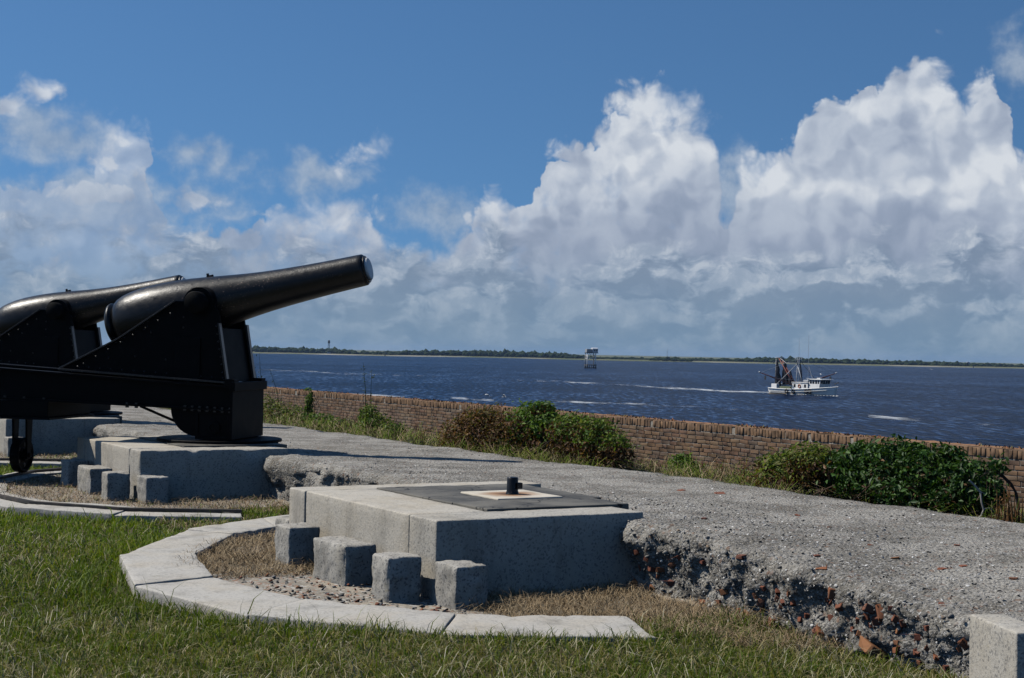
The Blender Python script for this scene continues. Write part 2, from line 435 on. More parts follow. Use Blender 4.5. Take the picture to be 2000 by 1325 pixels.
def f_iron(T):
    p = objc(T)
    n = T.noise(p, 5.0, 6.0, 0.65); f = T.noise(p, 38.0, 5.0, 0.7); d = T.noise(p, 2.1, 3.0, 0.5)
    c = T.mix(T.ss(n, 0.4, 0.7), (0.006, 0.0062, 0.007), (0.011, 0.011, 0.0118))
    wear = T.m('MULTIPLY', T.ss(f, 0.59, 0.68), T.ss(d, 0.48, 0.60))
    c = T.mix(wear, c, (0.26, 0.17, 0.13))
    r = T.m('MULTIPLY_ADD', T.noise(p, 11.0, 5.0, 0.7), 0.42, 0.14)
    return bsdf(T, c, T.m('ADD', r, T.m('MULTIPLY', wear, 0.3)), 0.34, bump(T, T.m('ADD', f, T.m('MULTIPLY', n, 2.0)), 0.32, 0.007))
M_IRON = mat('black_iron', f_iron)
def f_iron2(T):
    p = objc(T); n = T.noise(p, 6.0, 5.0, 0.6); f = T.noise(p, 45.0, 4.0, 0.7)
    c = T.mix(T.ss(n, 0.4, 0.7), (0.0035, 0.0036, 0.004), (0.006, 0.006, 0.0066))
    c = T.mix(T.ss(f, 0.68, 0.78, 0, 0.5), c, (0.10, 0.075, 0.06))
    return bsdf(T, c, T.m('MULTIPLY_ADD', n, 0.2, 0.50), 0.08, bump(T, f, 0.12, 0.004))
M_CARR = mat('black_carriage_paint', f_iron2)
M_EDGE = mat('glint_black_iron', lambda T: bsdf(T, T.mix(T.ss(T.noise(objc(T), 30.0, 4.0), 0.5, 0.7), (0.009, 0.009, 0.010), (0.045, 0.04, 0.035)), 0.34, 0.5))  # glossy black, paler than the carriage: glints on rivets and flanges partly in colour
M_CAP = mat('white_cap', lambda T: bsdf(T, T.mix(T.ss(T.noise(objc(T), 7.0, 4.0), 0.4, 0.7), (0.72, 0.72, 0.70), (0.6, 0.6, 0.58)), 0.6))
def f_rail(T):
    n = T.noise(objc(T), 8.0, 5.0)
    return bsdf(T, T.mix(T.ss(n, 0.4, 0.65), (0.02, 0.02, 0.02), (0.07, 0.055, 0.045)), 0.5)
M_RAIL = mat('iron_rail', f_rail)
def f_brick(T):
    r = orand(T); i = island(T); p = pos(T)
    rr = T.m('FRACT', T.m('ADD', r, T.m('MULTIPLY', i, 0.91)))
    c = T.ramp(rr, [(0.0, (0.135, 0.080, 0.047)), (0.3, (0.175, 0.108, 0.063)), (0.6, (0.150, 0.086, 0.058)), (0.8, (0.108, 0.078, 0.058)), (1.0, (0.19, 0.125, 0.075))])
    n = T.noise(p, 14.0, 6.0, 0.65); n2 = T.noise(p, 70.0, 3.0, 0.6); big = T.noise(p, 0.9, 3.0)
    c = T.mix(T.ss(n, 0.42, 0.75, 0, 0.55), c, (0.10, 0.085, 0.068))
    c = T.mix(T.ss(big, 0.45, 0.7, 0, 0.35), c, (0.21, 0.165, 0.12))
    c = T.mix(T.ss(n2, 0.6, 0.8, 0, 0.4), c, (0.27, 0.24, 0.20))
    return bsdf(T, c, 0.9, 0.2, bump(T, T.m('ADD', n, n2), 0.5, 0.01))
M_BRICK = mat('old_brick', f_brick)
def f_brickred(T):
    r = T.m('FRACT', T.m('ADD', orand(T), island(T))); p = pos(T); n = T.noise(p, 18.0, 5.0, 0.65)
    c = T.ramp(r, [(0.0, (0.21, 0.075, 0.042)), (0.35, (0.18, 0.07, 0.048)), (0.6, (0.25, 0.10, 0.045)), (0.8, (0.15, 0.065, 0.048)), (1.0, (0.28, 0.13, 0.06))])
    c = T.mix(T.ss(n, 0.45, 0.75, 0, 0.5), c, (0.12, 0.07, 0.05))
    return bsdf(T, c, 0.88, 0.2, bump(T, n, 0.4, 0.01))
M_BRED = mat('red_brick_fragment', f_brickred)
def f_coping(T):
    i = T.m('FRACT', T.m('ADD', orand(T), island(T))); p = pos(T); n = T.noise(p, 12.0, 6.0, 0.65)
    c = T.ramp(i, [(0.0, (0.20, 0.125, 0.075)), (0.5, (0.25, 0.155, 0.09)), (1.0, (0.165, 0.105, 0.07))])
    c = T.mix(T.ss(n, 0.45, 0.72, 0, 0.65), c, (0.10, 0.08, 0.062))
    return bsdf(T, c, 0.9, 0.2, bump(T, n, 0.5, 0.012))
M_COPE = mat('coping_brick', f_coping)
def f_walltop(T):
    p = pos(T); n = T.noise(p, 6.0, 6.0, 0.65)
    c = T.ramp(n, [(0.3, (0.15, 0.085, 0.05)), (0.5, (0.27, 0.145, 0.075)), (0.7, (0.34, 0.20, 0.11))])
    return bsdf(T, c, 0.9, 0.2, bump(T, n, 0.5, 0.02))
M_WTOP = mat('crumbling_brick_top', f_walltop)
M_MORTAR = mat('lime_mortar', lambda T: bsdf(T, T.mix(T.ss(T.noise(pos(T), 20.0, 5.0), 0.35, 0.7), (0.22, 0.195, 0.16), (0.38, 0.35, 0.30)), 0.92, 0.2, bump(T, T.noise(pos(T), 60.0, 4.0), 0.5, 0.01)))
def f_tabby(T):
    p = pos(T)
    n1 = T.noise(p, 1.6, 7.0, 0.68); n2 = T.noise(p, 34.0, 5.0, 0.72); v = T.sep(T.vor(T.v('MULTIPLY', p, (1, 1, 1.6)), 85.0, out='Color')); v2 = T.sep(T.vor(p, 38.0, out='Color'))
    vd = T.vor(p, 42.0)
    c = T.mix(T.ss(n1, 0.40, 0.60), (0.215, 0.20, 0.172), (0.405, 0.382, 0.338))
    c = T.mix(T.ss(n2, 0.50, 0.70, 0, 0.8), c, (0.085, 0.079, 0.07))
    c = T.mix(T.ss(v[0], 0.80, 0.92, 0, 0.7), c, (0.50, 0.485, 0.455))
    c = T.mix(T.ss(v[1], 0.78, 0.95, 0, 0.6), c, (0.09, 0.085, 0.08))
    c = T.mix(T.ss(v2[0], 0.90, 0.96, 0, 0.6), c, (0.44, 0.43, 0.41))
    c = T.mix(T.ss(v2[1], 0.94, 0.98, 0, 0.6), c, (0.22, 0.12, 0.075))
    c = T.mix(T.ss(T.noise(p, 3.0, 5.0, 0.65), 0.56, 0.72, 0, 0.5), c, (0.15, 0.125, 0.09))
    h = T.m('ADD', T.m('MULTIPLY', n2, 1.3), T.m('MULTIPLY', vd, -0.7))
    return bsdf(T, c, 0.92, 0.2, bump(T, h, 1.0, 0.024))
M_TABBY = mat('oyster_tabby', f_tabby)
def f_shell(T):
    i = island(T); n = T.noise(pos(T), 60.0, 3.0)
    c = T.ramp(i, [(0.0, (0.62, 0.61, 0.58)), (0.18, (0.50, 0.49, 0.47)), (0.32, (0.30, 0.29, 0.27)), (0.55, (0.18, 0.175, 0.165)), (0.8, (0.11, 0.105, 0.10)), (1.0, (0.24, 0.21, 0.17))])
    return bsdf(T, c, 0.6, 0.4, bump(T, n, 0.3, 0.005))
M_SHELL = mat('oyster_shell', f_shell)
def f_stone(T):
    i = island(T); n = T.noise(pos(T), 40.0, 4.0, 0.65)
    c = T.ramp(i, [(0.0, (0.30, 0.285, 0.26)), (0.3, (0.20, 0.19, 0.175)), (0.5, (0.13, 0.125, 0.115)), (0.7, (0.25, 0.225, 0.18)), (0.9, (0.36, 0.35, 0.33)), (1.0, (0.22, 0.15, 0.09))])
    c = T.mix(T.ss(n, 0.5, 0.75, 0, 0.5), c, (0.09, 0.085, 0.08))
    return bsdf(T, c, 0.9, 0.2, bump(T, n, 0.7, 0.012))
M_STONE = mat('tabby_aggregate', f_stone)
def f_ground(T):
    p = pos(T); n = T.noise(p, 2.5, 6.0, 0.6); f = T.noise(p, 40.0, 4.0, 0.6)
    c = T.mix(T.ss(n, 0.35, 0.65), (0.050, 0.052, 0.022), (0.090, 0.078, 0.042))
    c = T.mix(T.ss(f, 0.5, 0.75, 0, 0.5), c, (0.13, 0.11, 0.065))
    return bsdf(T, c, 0.95, 0.1, bump(T, f, 0.6, 0.02))
M_GROUND = mat('turf_soil', f_ground)
def f_rubble(T):
    p = pos(T); n = T.noise(p, 4.0, 5.0, 0.6); v = T.sep(T.vor(p, 40.0, out='Color')); f = T.noise(p, 45.0, 4.0, 0.6)
    c = T.mix(T.ss(n, 0.4, 0.65), (0.26, 0.235, 0.195), (0.36, 0.315, 0.25))
    c = T.mix(T.ss(v[0], 0.82, 0.92, 0, 0.7), c, (0.30, 0.12, 0.06))
    c = T.mix(T.ss(v[1], 0.80, 0.92, 0, 0.7), c, (0.50, 0.49, 0.46))
    c = T.mix(T.ss(f, 0.55, 0.75, 0, 0.6), c, (0.14, 0.12, 0.10))
    return bsdf(T, c, 0.92, 0.2, bump(T, T.m('ADD', f, T.m('MULTIPLY', v[2], 0.3)), 0.8, 0.015))
M_RUBBLE = mat('shell_rubble_floor', f_rubble)
def f_leaf(gloss=0.35, trans=0.35):
    def fn(T):
        c = attr(T)
        a = bsdf(T, c, gloss, 0.22)
        t = T.n.new('ShaderNodeBsdfTranslucent'); T._set(t.inputs[0], T.mix(1.0, c, (1.25, 1.35, 0.6), 'MULTIPLY'))
        m = T.n.new('ShaderNodeMixShader'); m.inputs[0].default_value = trans
        T.l.new(a, m.inputs[1]); T.l.new(t.outputs[0], m.inputs[2]); return m.outputs[0]
    return fn
M_LEAF = mat('leaf', f_leaf(0.6, 0.30)); M_GRASS = mat('grass_blade', f_leaf(0.6, 0.30)); M_GLOSS = mat('glossy_leaf', f_leaf(0.50, 0.20))
M_STRAW = mat('straw', lambda T: bsdf(T, attr(T), 0.75, 0.2)); M_TWIG = mat('twig', lambda T: bsdf(T, attr(T), 0.85, 0.2))
def flat(name, c, rough=0.6, var=0.15, metal=0.0, scale=3.0, dirt=(0.2, 0.16, 0.12)):
    def fn(T):
        n = T.noise(objc(T), scale, 5.0, 0.6)
        return bsdf(T, T.mix(T.ss(n, 0.45, 0.75, 0, var), c, dirt), rough, 0.4, None, metal)
    return mat(name, fn)

# ------------------------------------------------------------------ fort frame
O = at_z(853, 1017.6, 0.588); O = Vector((O.x, O.y, 0.0))
AU = math.radians(30.4)
EU = Vector((-math.sin(AU), math.cos(AU), 0)); EV = Vector((math.cos(AU), math.sin(AU), 0))
RZ_UV = math.atan2(EV.y, EV.x)                 # local x = v, local y = u
def fort(u, v, z=0.0): return O + EU * u + EV * v + Vector((0, 0, z))
def uv_of(p):
    r = Vector(p) - O; return r.dot(EU), r.dot(EV)
def uv_np(x, y):
    rx, ry = x - O.x, y - O.y
    return rx * EU.x + ry * EU.y, rx * EV.x + ry * EV.y
STEP_U, STEP_V = 7.52, 0.12
PU, PV = 1.375, 1.43                            # pintle inside a platform
PLAT_W, PLAT_H = 2.75, 0.588
def platform_origin(k): return fort(STEP_U * k, STEP_V * k)
def pintle(k): return fort(STEP_U * k + PU, STEP_V * k + PV)
R_OUT, R_IN, KERB_Z = 3.42, 2.77, 0.08

# ------------------------------------------------------------------ ground (one sheet to the wall) and water
GU = np.concatenate([np.linspace(-60, -8, 14)[:-1], np.arange(-8, 24, 0.16), np.linspace(24, 120, 14)])
GV = np.concatenate([np.linspace(-60, -11, 12)[:-1], np.arange(-11, 8.0, 0.16), np.linspace(8.0, 10.0, 5)])
gu, gv = np.meshgrid(GU, GV, indexing='ij')
def ground_z(u, v):
    z = -0.05 + 0.02 * fbm(np.stack([u, v, 0 * u], -1).reshape(-1, 3), 0.8, 3).reshape(u.shape)
    z = z + 0.095 * sstep(0.9, -1.5, u) * sstep(1.7, 0.6, v)
    for k in (0, 1, 2):
        r = np.hypot(u - STEP_U * k - PU, v - STEP_V * k - PV)
        ins = sstep(R_OUT - 0.1, R_OUT - 0.3, r)
        z = z * (1 - ins) + ins * (0.0 + 0.012 * fbm(np.stack([u, v, 0 * u + 3], -1).reshape(-1, 3), 5.0, 3).reshape(u.shape))
    z = z + 0.42 * sstep(4.3, 4.7, v) - 0.72 * sstep(5.9, 7.8, v)
    return z
gz = ground_z(gu, gv)
gp = np.stack([O.x + EU.x * gu + EV.x * gv, O.y + EU.y * gu + EV.y * gv, gz], -1).reshape(-1, 3)
na, nb = gu.shape
ii, jj = np.meshgrid(np.arange(na - 1), np.arange(nb - 1), indexing='ij'); kk = (ii * nb + jj).ravel()
ground = link('ground', np_mesh('ground', gp, np.stack([kk, kk + 1, kk + nb + 1, kk + nb], 1)[:, ::-1], smooth=True), M_GROUND)
tag(ground, 'flat grassy gun deck of the old fort', None, kind='structure')

WATER_Z = -7.5
def f_water(T):
    p = pos(T)
    px, py, _ = T.sep(p)
    q = T.xyz(px, py, 0.0)
    dist = T.v('LENGTH', q)
    n1 = T.noise(T.v('MULTIPLY', q, (0.85, 0.15, 1)), 1.0, 3.0, 0.6, '2D'); n2 = T.noise(T.v('MULTIPLY', q, (0.11, 0.022, 1)), 1.0, 3.0, 0.55, '2D'); n3 = T.noise(T.v('MULTIPLY', q, (0.4, 1.0, 1)), 0.009, 4.0, 0.55, '2D')
    b = T.n.new('ShaderNodeBump'); b.inputs['Distance'].default_value = 1.2; b.inputs['Strength'].default_value = 0.6
    T.l.new(T.m('ADD', n1, n2), b.inputs['Height'])
    k = T.m('ADD', T.m('ADD', T.m('MULTIPLY', n1, 0.75), T.m('MULTIPLY', n2, 0.25)), T.m('MULTIPLY', T.m('SUBTRACT', n3, 0.5), 0.25))
    c = T.ramp(k, [(0.40, (0.0000, 0.0010, 0.008)), (0.47, (0.0003, 0.0045, 0.022)), (0.52, (0.0012, 0.0105, 0.042)), (0.57, (0.007, 0.028, 0.084)), (0.63, (0.05, 0.085, 0.155))])  # ripple sheen and wave shade are painted into this colour; real reflection is weak
    return bsdf(T, c, 0.34, 0.04, b.outputs[0], IOR=1.33)
M_WATER = mat('river_water', f_water)
wq = MB().add([(-9000, -3000, WATER_Z), (9000, -3000, WATER_Z), (9000, 9000, WATER_Z), (-9000, 9000, WATER_Z)], [(0, 1, 2, 3)])
tag(wq.build('water', M_WATER), 'wide dark blue river mouth ruffled by wind', None, kind='structure')

# ------------------------------------------------------------------ granite gun platforms
PLAT_LABEL = {0: 'empty granite gun platform with a rusty iron post on its slate top',
              1: 'granite gun platform with broken edge under the nearer black cannon',
              2: 'granite gun platform under the cannon at the left edge'}
def make_platform(k):
    e = empty('gun_platform', platform_origin(k), RZ_UV)
    tag(e, PLAT_LABEL[k], 'gun platform', 'gun platforms along the parapet')
    b = -0.18; H = PLAT_H
    def stone(v0, v1, u0, u1, m, top=H, name='granite_block', rnd=0.014, amp=0.004, chip=0.012, bot=b, res=0.07):
        return rough_block(name, (v1 - v0, u1 - u0, top - bot), m, e, ((v0 + v1) / 2, (u0 + u1) / 2, (top + bot) / 2), 0, res, rnd, amp, k * 7 + u0, 9.0, None, chip)
    stone(0.0, 1.80, 0.0, 0.438, M_GRAN, chip=0.012 if k != 1 else 0.14, res=0.04 if k == 1 else 0.06)
    stone(0.004, 0.655, 0.446, 2.398, M_GRANW)
    stone(-0.003, 2.35, 2.406, PLAT_W, M_GRANW)
    stone(0.662, 1.97, 0.444, 1.0, M_SLAB, H + 0.016, 'slate_slab', 0.008, 0.003, 0.02)
    stone(0.662, 2.08, 1.006, 2.400, M_SLAB, H + 0.011, 'slate_slab', 0.008, 0.005, 0.02)
    # seam between slabs, iron or stone at the pintle
    if k == 0:
        p = rough_block('pintle_stone', (0.62, 0.64, 0.3), M_PATCH, e, (PV, PU + 0.02, H + 0.022 - 0.15), 0, 0.08, 0.008, 0.003, 4)
        post = MB().lathe([(0.0, 0.060), (0.006, 0.056), (0.03, 0.048), (0.135, 0.047), (0.142, 0.043), (0.1435, 0.030)], Matrix.Rotation(-math.pi / 2, 3, 'Y'), 28)
        po = post.build('iron_post', M_IRON, e, True, 0, (PV, PU, H + 0.022))
        MB().box((0.035, -0.047, 0.075), (0.05, 0.045, 0.05)).build('lug', M_IRON, po, False, 0.006)
    else:
        MB().lathe([(0.0, 0.78), (0.028, 0.78), (0.034, 0.774)], Matrix.Rotation(-math.pi / 2, 3, 'Y'), 48).build('pintle_plate', M_CARR, e, False, 0, (PV, PU, H + 0.0165))
    return e
for k in (0, 1, 2): make_platform(k)

# ------------------------------------------------------------------ rough granite blocks at the foot of each platform
BL = [(1.92, -0.333, 0.31, 0.27, 0.34), (0.85, -0.338, 0.57, 0.27, 0.325), (0.04, -0.35, 0.29, 0.26, 0.335), (-0.39, -0.05, 0.33, 0.26, 0.315), (2.82, 0.02, 0.30, 0.27, 0.30)]
BLAB = {0: ['rough granite block behind the widest block before the empty platform', 'widest rough granite block standing before the empty platform', 'rough granite block between the widest block and the lichened one',
            'lichen tinted granite block by the shaded corner of the empty platform', 'granite block half hidden at the far corner of the empty platform'],
        1: ['shadowed granite block nearest the wheel of the nearer cannon', 'widest rough granite block before the nearer cannon', 'small granite block right of the widest one before the nearer cannon',
            'granite block against the shaded side of the nearer cannon platform', 'granite block half hidden behind the shadowed one before the nearer cannon'],
        2: ['rough granite block at the left edge under the far cannon'] * 5}
for k in (0, 1, 2):
    for i, (u, v, du, dv, h) in enumerate(BL):
        if k == 2 and i != 3: continue
        c = fort(STEP_U * k + u + du / 2, STEP_V * k + v + dv / 2, 0)
        o = rough_block('granite_block', (dv, du, h + 0.15), M_BLOCK, None, (c.x, c.y, (h - 0.15) / 2), RZ_UV + 0.04 * math.sin(i * 2.3 + k), 0.026, 0.017, 0.014, i * 3 + k * 11, 10.0, None, 0.055)
        tag(o, BLAB[k][i], 'granite block', 'rough granite blocks round the platforms')

# loose dressed slab standing at the lower right
P0 = at_Y(1893, 1199, 8.2); ang = math.radians(7.9)
dirn = Vector((math.sin(ang), -math.cos(ang), 0)); perp = Vector((math.cos(ang), math.sin(ang), 0))
c = P0 + dirn * 0.275 + perp * 0.10
o = rough_block('granite_kerb_slab', (0.20, 0.55, P0.z + 0.2), M_GRAN, None, (c.x, c.y, (P0.z - 0.2) / 2), ang, 0.04, 0.012, 0.004, 9, 9.0, None, 0.03)
tag(o, 'upright pale granite slab beside the tabby at the lower right', 'granite slab')

# ------------------------------------------------------------------ traverse kerbs (polygonal rings of granite)
OUTER_PX = [(513.5, 1010.6), (365, 1032), (233, 1083), (262.7, 1141), (484, 1198.7), (860, 1236), (1285.6, 1241.6)]
INNER_PX = [(540, 1030), (454, 1043.6), (380, 1082), (416, 1127.7), (596, 1172), (892, 1200), (1225, 1204)]
def ring_pt(x, y):
    u, v = uv_of(at_z(x, y, KERB_Z)); return np.array([v - PV, u - PU])
RO = [ring_pt(*p) for p in OUTER_PX]; RI = [ring_pt(*p) for p in INNER_PX]
RO = [RO[1] + (RO[0] - RO[1]) * 1.9] + RO; RI = [RI[1] + (RI[0] - RI[1]) * 1.9] + RI
RO[0] = RO[1] + (RO[1] - RO[2]) * 0.9; RI[0] = RI[1] + (RO[1] - RO[2]) * 0.9
ANG = []
for (x, y) in OUTER_PX:
    u, v = uv_of(at_z(x, y, KERB_Z)); ANG.append(math.atan2(v - PV, u - PU))
ANG = [a + 2 * math.pi if a > 0.6 else a for a in ANG]
ANG = [a - 2 * math.pi if a > 1.0 else a for a in ANG]
print('kerb angles', [round(math.degrees(a)) for a in ANG])
KLAB = {0: 'pale granite kerb of angled slabs curving round the empty platform', 1: 'low granite kerb with dark iron rail round the nearer cannon', 2: 'granite kerb with iron rail round the far cannon'}
def make_kerb(k):
    e = empty('traverse_kerb', pintle(k) + Vector((0, 0, -0.045 if k else 0)), RZ_UV); tag(e, KLAB[k], 'kerb', 'granite traverse kerbs')
    angs = [2 * ANG[0] - ANG[1]] + ANG
    for i in range(len(angs) - 1):
        def sh(p, q): return p + (q - p) / np.linalg.norm(q - p) * 0.004
        A, B, C2, D = sh(RO[i], RO[i + 1]), sh(RO[i + 1], RO[i]), sh(RI[i + 1], RI[i]), sh(RI[i], RI[i + 1])
        dz0 = 0.006 * math.sin(i * 2.7 + k)
        L = np.linalg.norm(B - A); W = R_OUT - R_IN
        def warp(V, A=A, B=B, C2=C2, D=D, L=L, W=W, dz0=dz0):
            s = V[:, 0] / L + 0.5; t = V[:, 1] / W + 0.5
            xy = (1 - t)[:, None] * ((1 - s)[:, None] * A + s[:, None] * B) + t[:, None] * ((1 - s)[:, None] * D + s[:, None] * C2)
            return np.column_stack([xy, V[:, 2] + KERB_Z + dz0 - 0.15 + 0.012 * (t - 0.5)])
        rough_block('kerb_stone', (L, W, 0.30), M_KERB, e, (0, 0, 0), 0, 0.06, 0.012, 0.005, i + k * 9, 8.0, warp, 0.045)
    if k:
        n = 60; rm = 3.06; vs = []; fs = []
        for j in range(n + 1):
            tt = j / n * (len(RO) - 1); i0 = min(int(tt), len(RO) - 2); fr_ = tt - i0; mo = (RO[i0] + RI[i0]) / 2 * (1 - fr_) + (RO[i0 + 1] + RI[i0 + 1]) / 2 * fr_; rm = float(np.hypot(*mo)); a = math.atan2(mo[0], mo[1])
            for (r, z) in ((rm - 0.04, 0.0), (rm - 0.04, 0.028), (rm + 0.04, 0.028), (rm + 0.04, 0.0)): vs.append((r * math.sin(a), r * math.cos(a), KERB_Z + 0.002 + z))
            if j:
                for q in range(3): fs.append((j * 4 - 4 + q, j * 4 + q, j * 4 + q + 1, j * 4 - 3 + q))
        fs.append((0, 1, 2, 3)); fs.append((n * 4 + 3, n * 4 + 2, n * 4 + 1, n * 4))
        MB().add(vs, fs).build('iron_rail', M_RAIL, e)
for k in (0, 1, 2): make_kerb(k)

# shell and brick rubble floor inside the near kerb
def kerb_floor(k):
    th = np.linspace(-math.pi, math.pi, 49)[:-1]; rr = np.linspace(0.2, R_IN - 0.02, 22)
    V = []; Fq = []
    for i, r in enumerate(rr):
        for a in th:
            u, v = STEP_U * k + PU + r * math.cos(a), STEP_V * k + PV + r * math.sin(a); p = fort(u, v); V.append((p.x, p.y, 0))
    V = np.array(V); edge = np.repeat(sstep(R_IN - 0.5, R_IN - 0.1, rr), len(th)) * np.tile((np.cos(th - (ANG[0] + ANG[-1]) / 2) < math.cos((ANG[0] - ANG[-1]) / 2)), len(rr)); V[:, 2] = -0.12 * edge + 0.018 + 0.012 * fbm(V, 3.0, 4) + 0.008 * fbm(V, 16.0, 2)
    m = len(th)
    for i in range(len(rr) - 1):
        for j in range(m): Fq.append((i * m + j, i * m + (j + 1) % m, (i + 1) * m + (j + 1) % m, (i + 1) * m + j))
    o = link('rubble_floor', np_mesh('rubble_floor', V, Fq, smooth=True), M_RUBBLE); tag(o, kind='structure')
kerb_floor(0); kerb_floor(1); kerb_floor(2)

# ------------------------------------------------------------------ tabby parapet
VF, VB = 1.52, 4.75
UL = np.concatenate([np.arange(-8.0, -5.0, 0.06), np.arange(-5.0, 1.6, 0.02), np.arange(1.6, 9.0, 0.06), np.arange(9.0, 24.0, 0.12)])
ns_face, ns_lip = 34, 7
VT = np.concatenate([np.arange(VF + 0.2, VF + 1.6, 0.028), np.arange(VF + 1.65, VB + 0.05, 0.07)])
def zlip(u): return 0.535 - 0.19 * sstep(-0.4, -3.7, u) - 0.03 * sstep(5, 9, u)
rows = []
for s in np.linspace(0, 1, ns_face): rows.append(('f', s))
for s in np.linspace(0, 1, ns_lip)[1:]: rows.append(('l', s))
for v in VT[1:]: rows.append(('t', v))
rows.append(('b', 0.3)); rows.append(('b', 1.0))
nr = len(rows); nu = len(UL); zl = zlip(UL)
PV3 = np.zeros((nu, nr, 3)); NV3 = np.zeros((nu, nr, 3)); AMP = np.zeros((nu, nr))
for j, (kd, s) in enumerate(rows):
    if kd == 'f':
        PV3[:, j] = np.stack([UL, np.full(nu, VF + 0.06 + 0.13 * (1 - s) ** 1.4 - 0.11 * np.exp(-((s - 0.12) / 0.13) ** 2)), -0.25 + s * (zl - 0.12 + 0.25)], -1); NV3[:, j] = (0, -1, -0.1); AMP[:, j] = 1.0
    elif kd == 'l':
        a = math.pi - s * math.pi / 2
        PV3[:, j] = np.stack([UL, np.full(nu, VF + 0.19 + 0.13 * math.cos(a)), zl - 0.12 + 0.12 * math.sin(a)], -1); NV3[:, j] = (0, math.cos(a), math.sin(a)); AMP[:, j] = 1 - 0.62 * s
    elif kd == 't':
        w = sstep(VF + 0.2, 3.3, s)
        PV3[:, j] = np.stack([UL, np.full(nu, s), zl * (1 - w) + w * (0.505 - 0.03 * sstep(3, 7, UL))], -1); NV3[:, j] = (0, 0, 1)
        AMP[:, j] = 0.38 - 0.26 * sstep(VF + 0.2, VF + 0.9, s)
    else:
        PV3[:, j] = np.stack([UL, np.full(nu, VB + 0.10 * s), 0.48 - 0.9 * s * np.ones(nu)], -1); NV3[:, j] = (0, 1, 0.2); AMP[:, j] = 0.3
q = PV3.reshape(-1, 3); am = AMP.reshape(-1)
lump = 0.085 * fbm(q * (1, 1, 1.3), 2.3, 2) + 0.055 * fbm(q + 4, 6.5, 3, 0.55) + 0.024 * np.abs(fbm(q + 9, 24.0, 2)) - 0.02
hol = (np.clip(fbm(q + 20, 1.5, 2) + 0.12, 0, 1) * 0.26 + 0.05 * np.clip(1 - np.abs(q[:, 2] - 0.16) / 0.2, 0, 1)) * np.clip(am - 0.3, 0, 1)
d = am * (lump) - hol + 0.012 * fbm(q + 2, 0.9, 3) + 0.006 * fbm(q + 8, 16, 3)
q = q + NV3.reshape(-1, 3) * d[:, None]
q[:, 1] += 0.035 * fbm(np.column_stack([q[:, 0], 0 * q[:, 0], 0 * q[:, 0]]), 1.1, 3) * (am > 0.25)
# ragged rear edge
bk = np.array([1.0 if r[0] == 'b' or (r[0] == 't' and r[1] > VB - 0.06) else 0.0 for r in rows]); q[:, 1] += np.tile(bk, nu) * 0.16 * fbm(np.column_stack([q[:, 0], 0 * q[:, 0], 0 * q[:, 0] + 7]), 1.5, 4)
TUV = q.copy()
TW = np.column_stack([O.x + EU.x * q[:, 0] + EV.x * q[:, 1], O.y + EU.y * q[:, 0] + EV.y * q[:, 1], q[:, 2]])
ii, jj = np.meshgrid(np.arange(nu - 1), np.arange(nr - 1), indexing='ij'); kk = (ii * nr + jj).ravel()
tabby = empty('tabby_parapet', fort(0, VF, 0)); tag(tabby, 'long crumbling oyster shell tabby parapet behind the gun platforms', 'parapet')
off = np.array(tabby.location)
tm = np_mesh('tabby_body', TW - off, np.stack([kk, kk + 1, kk + nr + 1, kk + nr], 1)[:, ::-1], smooth=True)
link('tabby_body', tm, M_TABBY, tabby)
NW = np.column_stack([EU.x * NV3.reshape(-1, 3)[:, 0] + EV.x * NV3.reshape(-1, 3)[:, 1], EU.y * NV3.reshape(-1, 3)[:, 0] + EV.y * NV3.reshape(-1, 3)[:, 1], NV3.reshape(-1, 3)[:, 2]])
# aggregate stones and shell chips set in the face and the top
def ico():
    bm = bmesh.new(); bmesh.ops.create_icosphere(bm, subdivisions=1, radius=1.0)
    v = np.array([q.co[:] for q in bm.verts]); f = np.array([[x.index for x in p.verts] for p in bm.faces]); bm.free(); return v, f
IV, IF = ico()
def scatter_lumps(name, idx, smin, smax, flatz, material, parent, seed, sink=0.3, offs=None, base=None, power=2.2):
    rg = np.random.default_rng(seed); Vs = []; Fs = []
    base = TW if base is None else base
    for c, i in enumerate(idx):
        s = smin + (smax - smin) * rg.random() ** power
        sc = np.array([s * rg.uniform(0.7, 1.3), s * rg.uniform(0.7, 1.3), s * flatz * rg.uniform(0.6, 1.3)])
        R = np.array(Matrix.Rotation(rg.uniform(0, 6.28), 3, 'Z') @ Matrix.Rotation(rg.normal(0, 0.45), 3, 'X') @ Matrix.Rotation(rg.normal(0, 0.45), 3, 'Y'))
        v = IV * (1 + rg.normal(0, 0.16, (len(IV), 1))); v = np.sign(v) * np.minimum(np.abs(v), rg.uniform(0.45, 0.9, 3))
        p = base[i] + (NW[i] if base is TW else np.array([0, 0, 1.0])) * (s * (0.5 - sink)) + rg.normal(0, 0.01, 3)
        Vs.append((v * sc) @ R.T + p); Fs.append(IF + c * len(IV))
    Vs = np.concatenate(Vs) - (np.array(parent.location) if parent is not None else 0); Fs = np.concatenate(Fs)
    return link(name, np_mesh(name, Vs, None, Fs, smooth=False), material, parent)
rg = np.random.default_rng(11)
uq, vq = TUV[:, 0], TUV[:, 1]
face = np.where((am > 0.45) & (uq > -5.2) & (uq < 1.2) & (TUV[:, 2] > -0.12))[0]
facef = np.where((am > 0.45) & (uq > 3.0) & (uq < 8.0))[0]
topn = np.where((am <= 0.45) & (uq > -6.0) & (uq < 2.5) & (vq < 4.6))[0]
topf = np.where((am <= 0.45) & (uq > 2.5) & (uq < 20) & (vq < 4.7))[0]
tag(scatter_lumps('aggregate', np.concatenate([rg.choice(face, 1500), rg.choice(facef, 200)]), 0.006, 0.026, 0.7, M_STONE, tabby, 1, 0.55), kind='stuff')
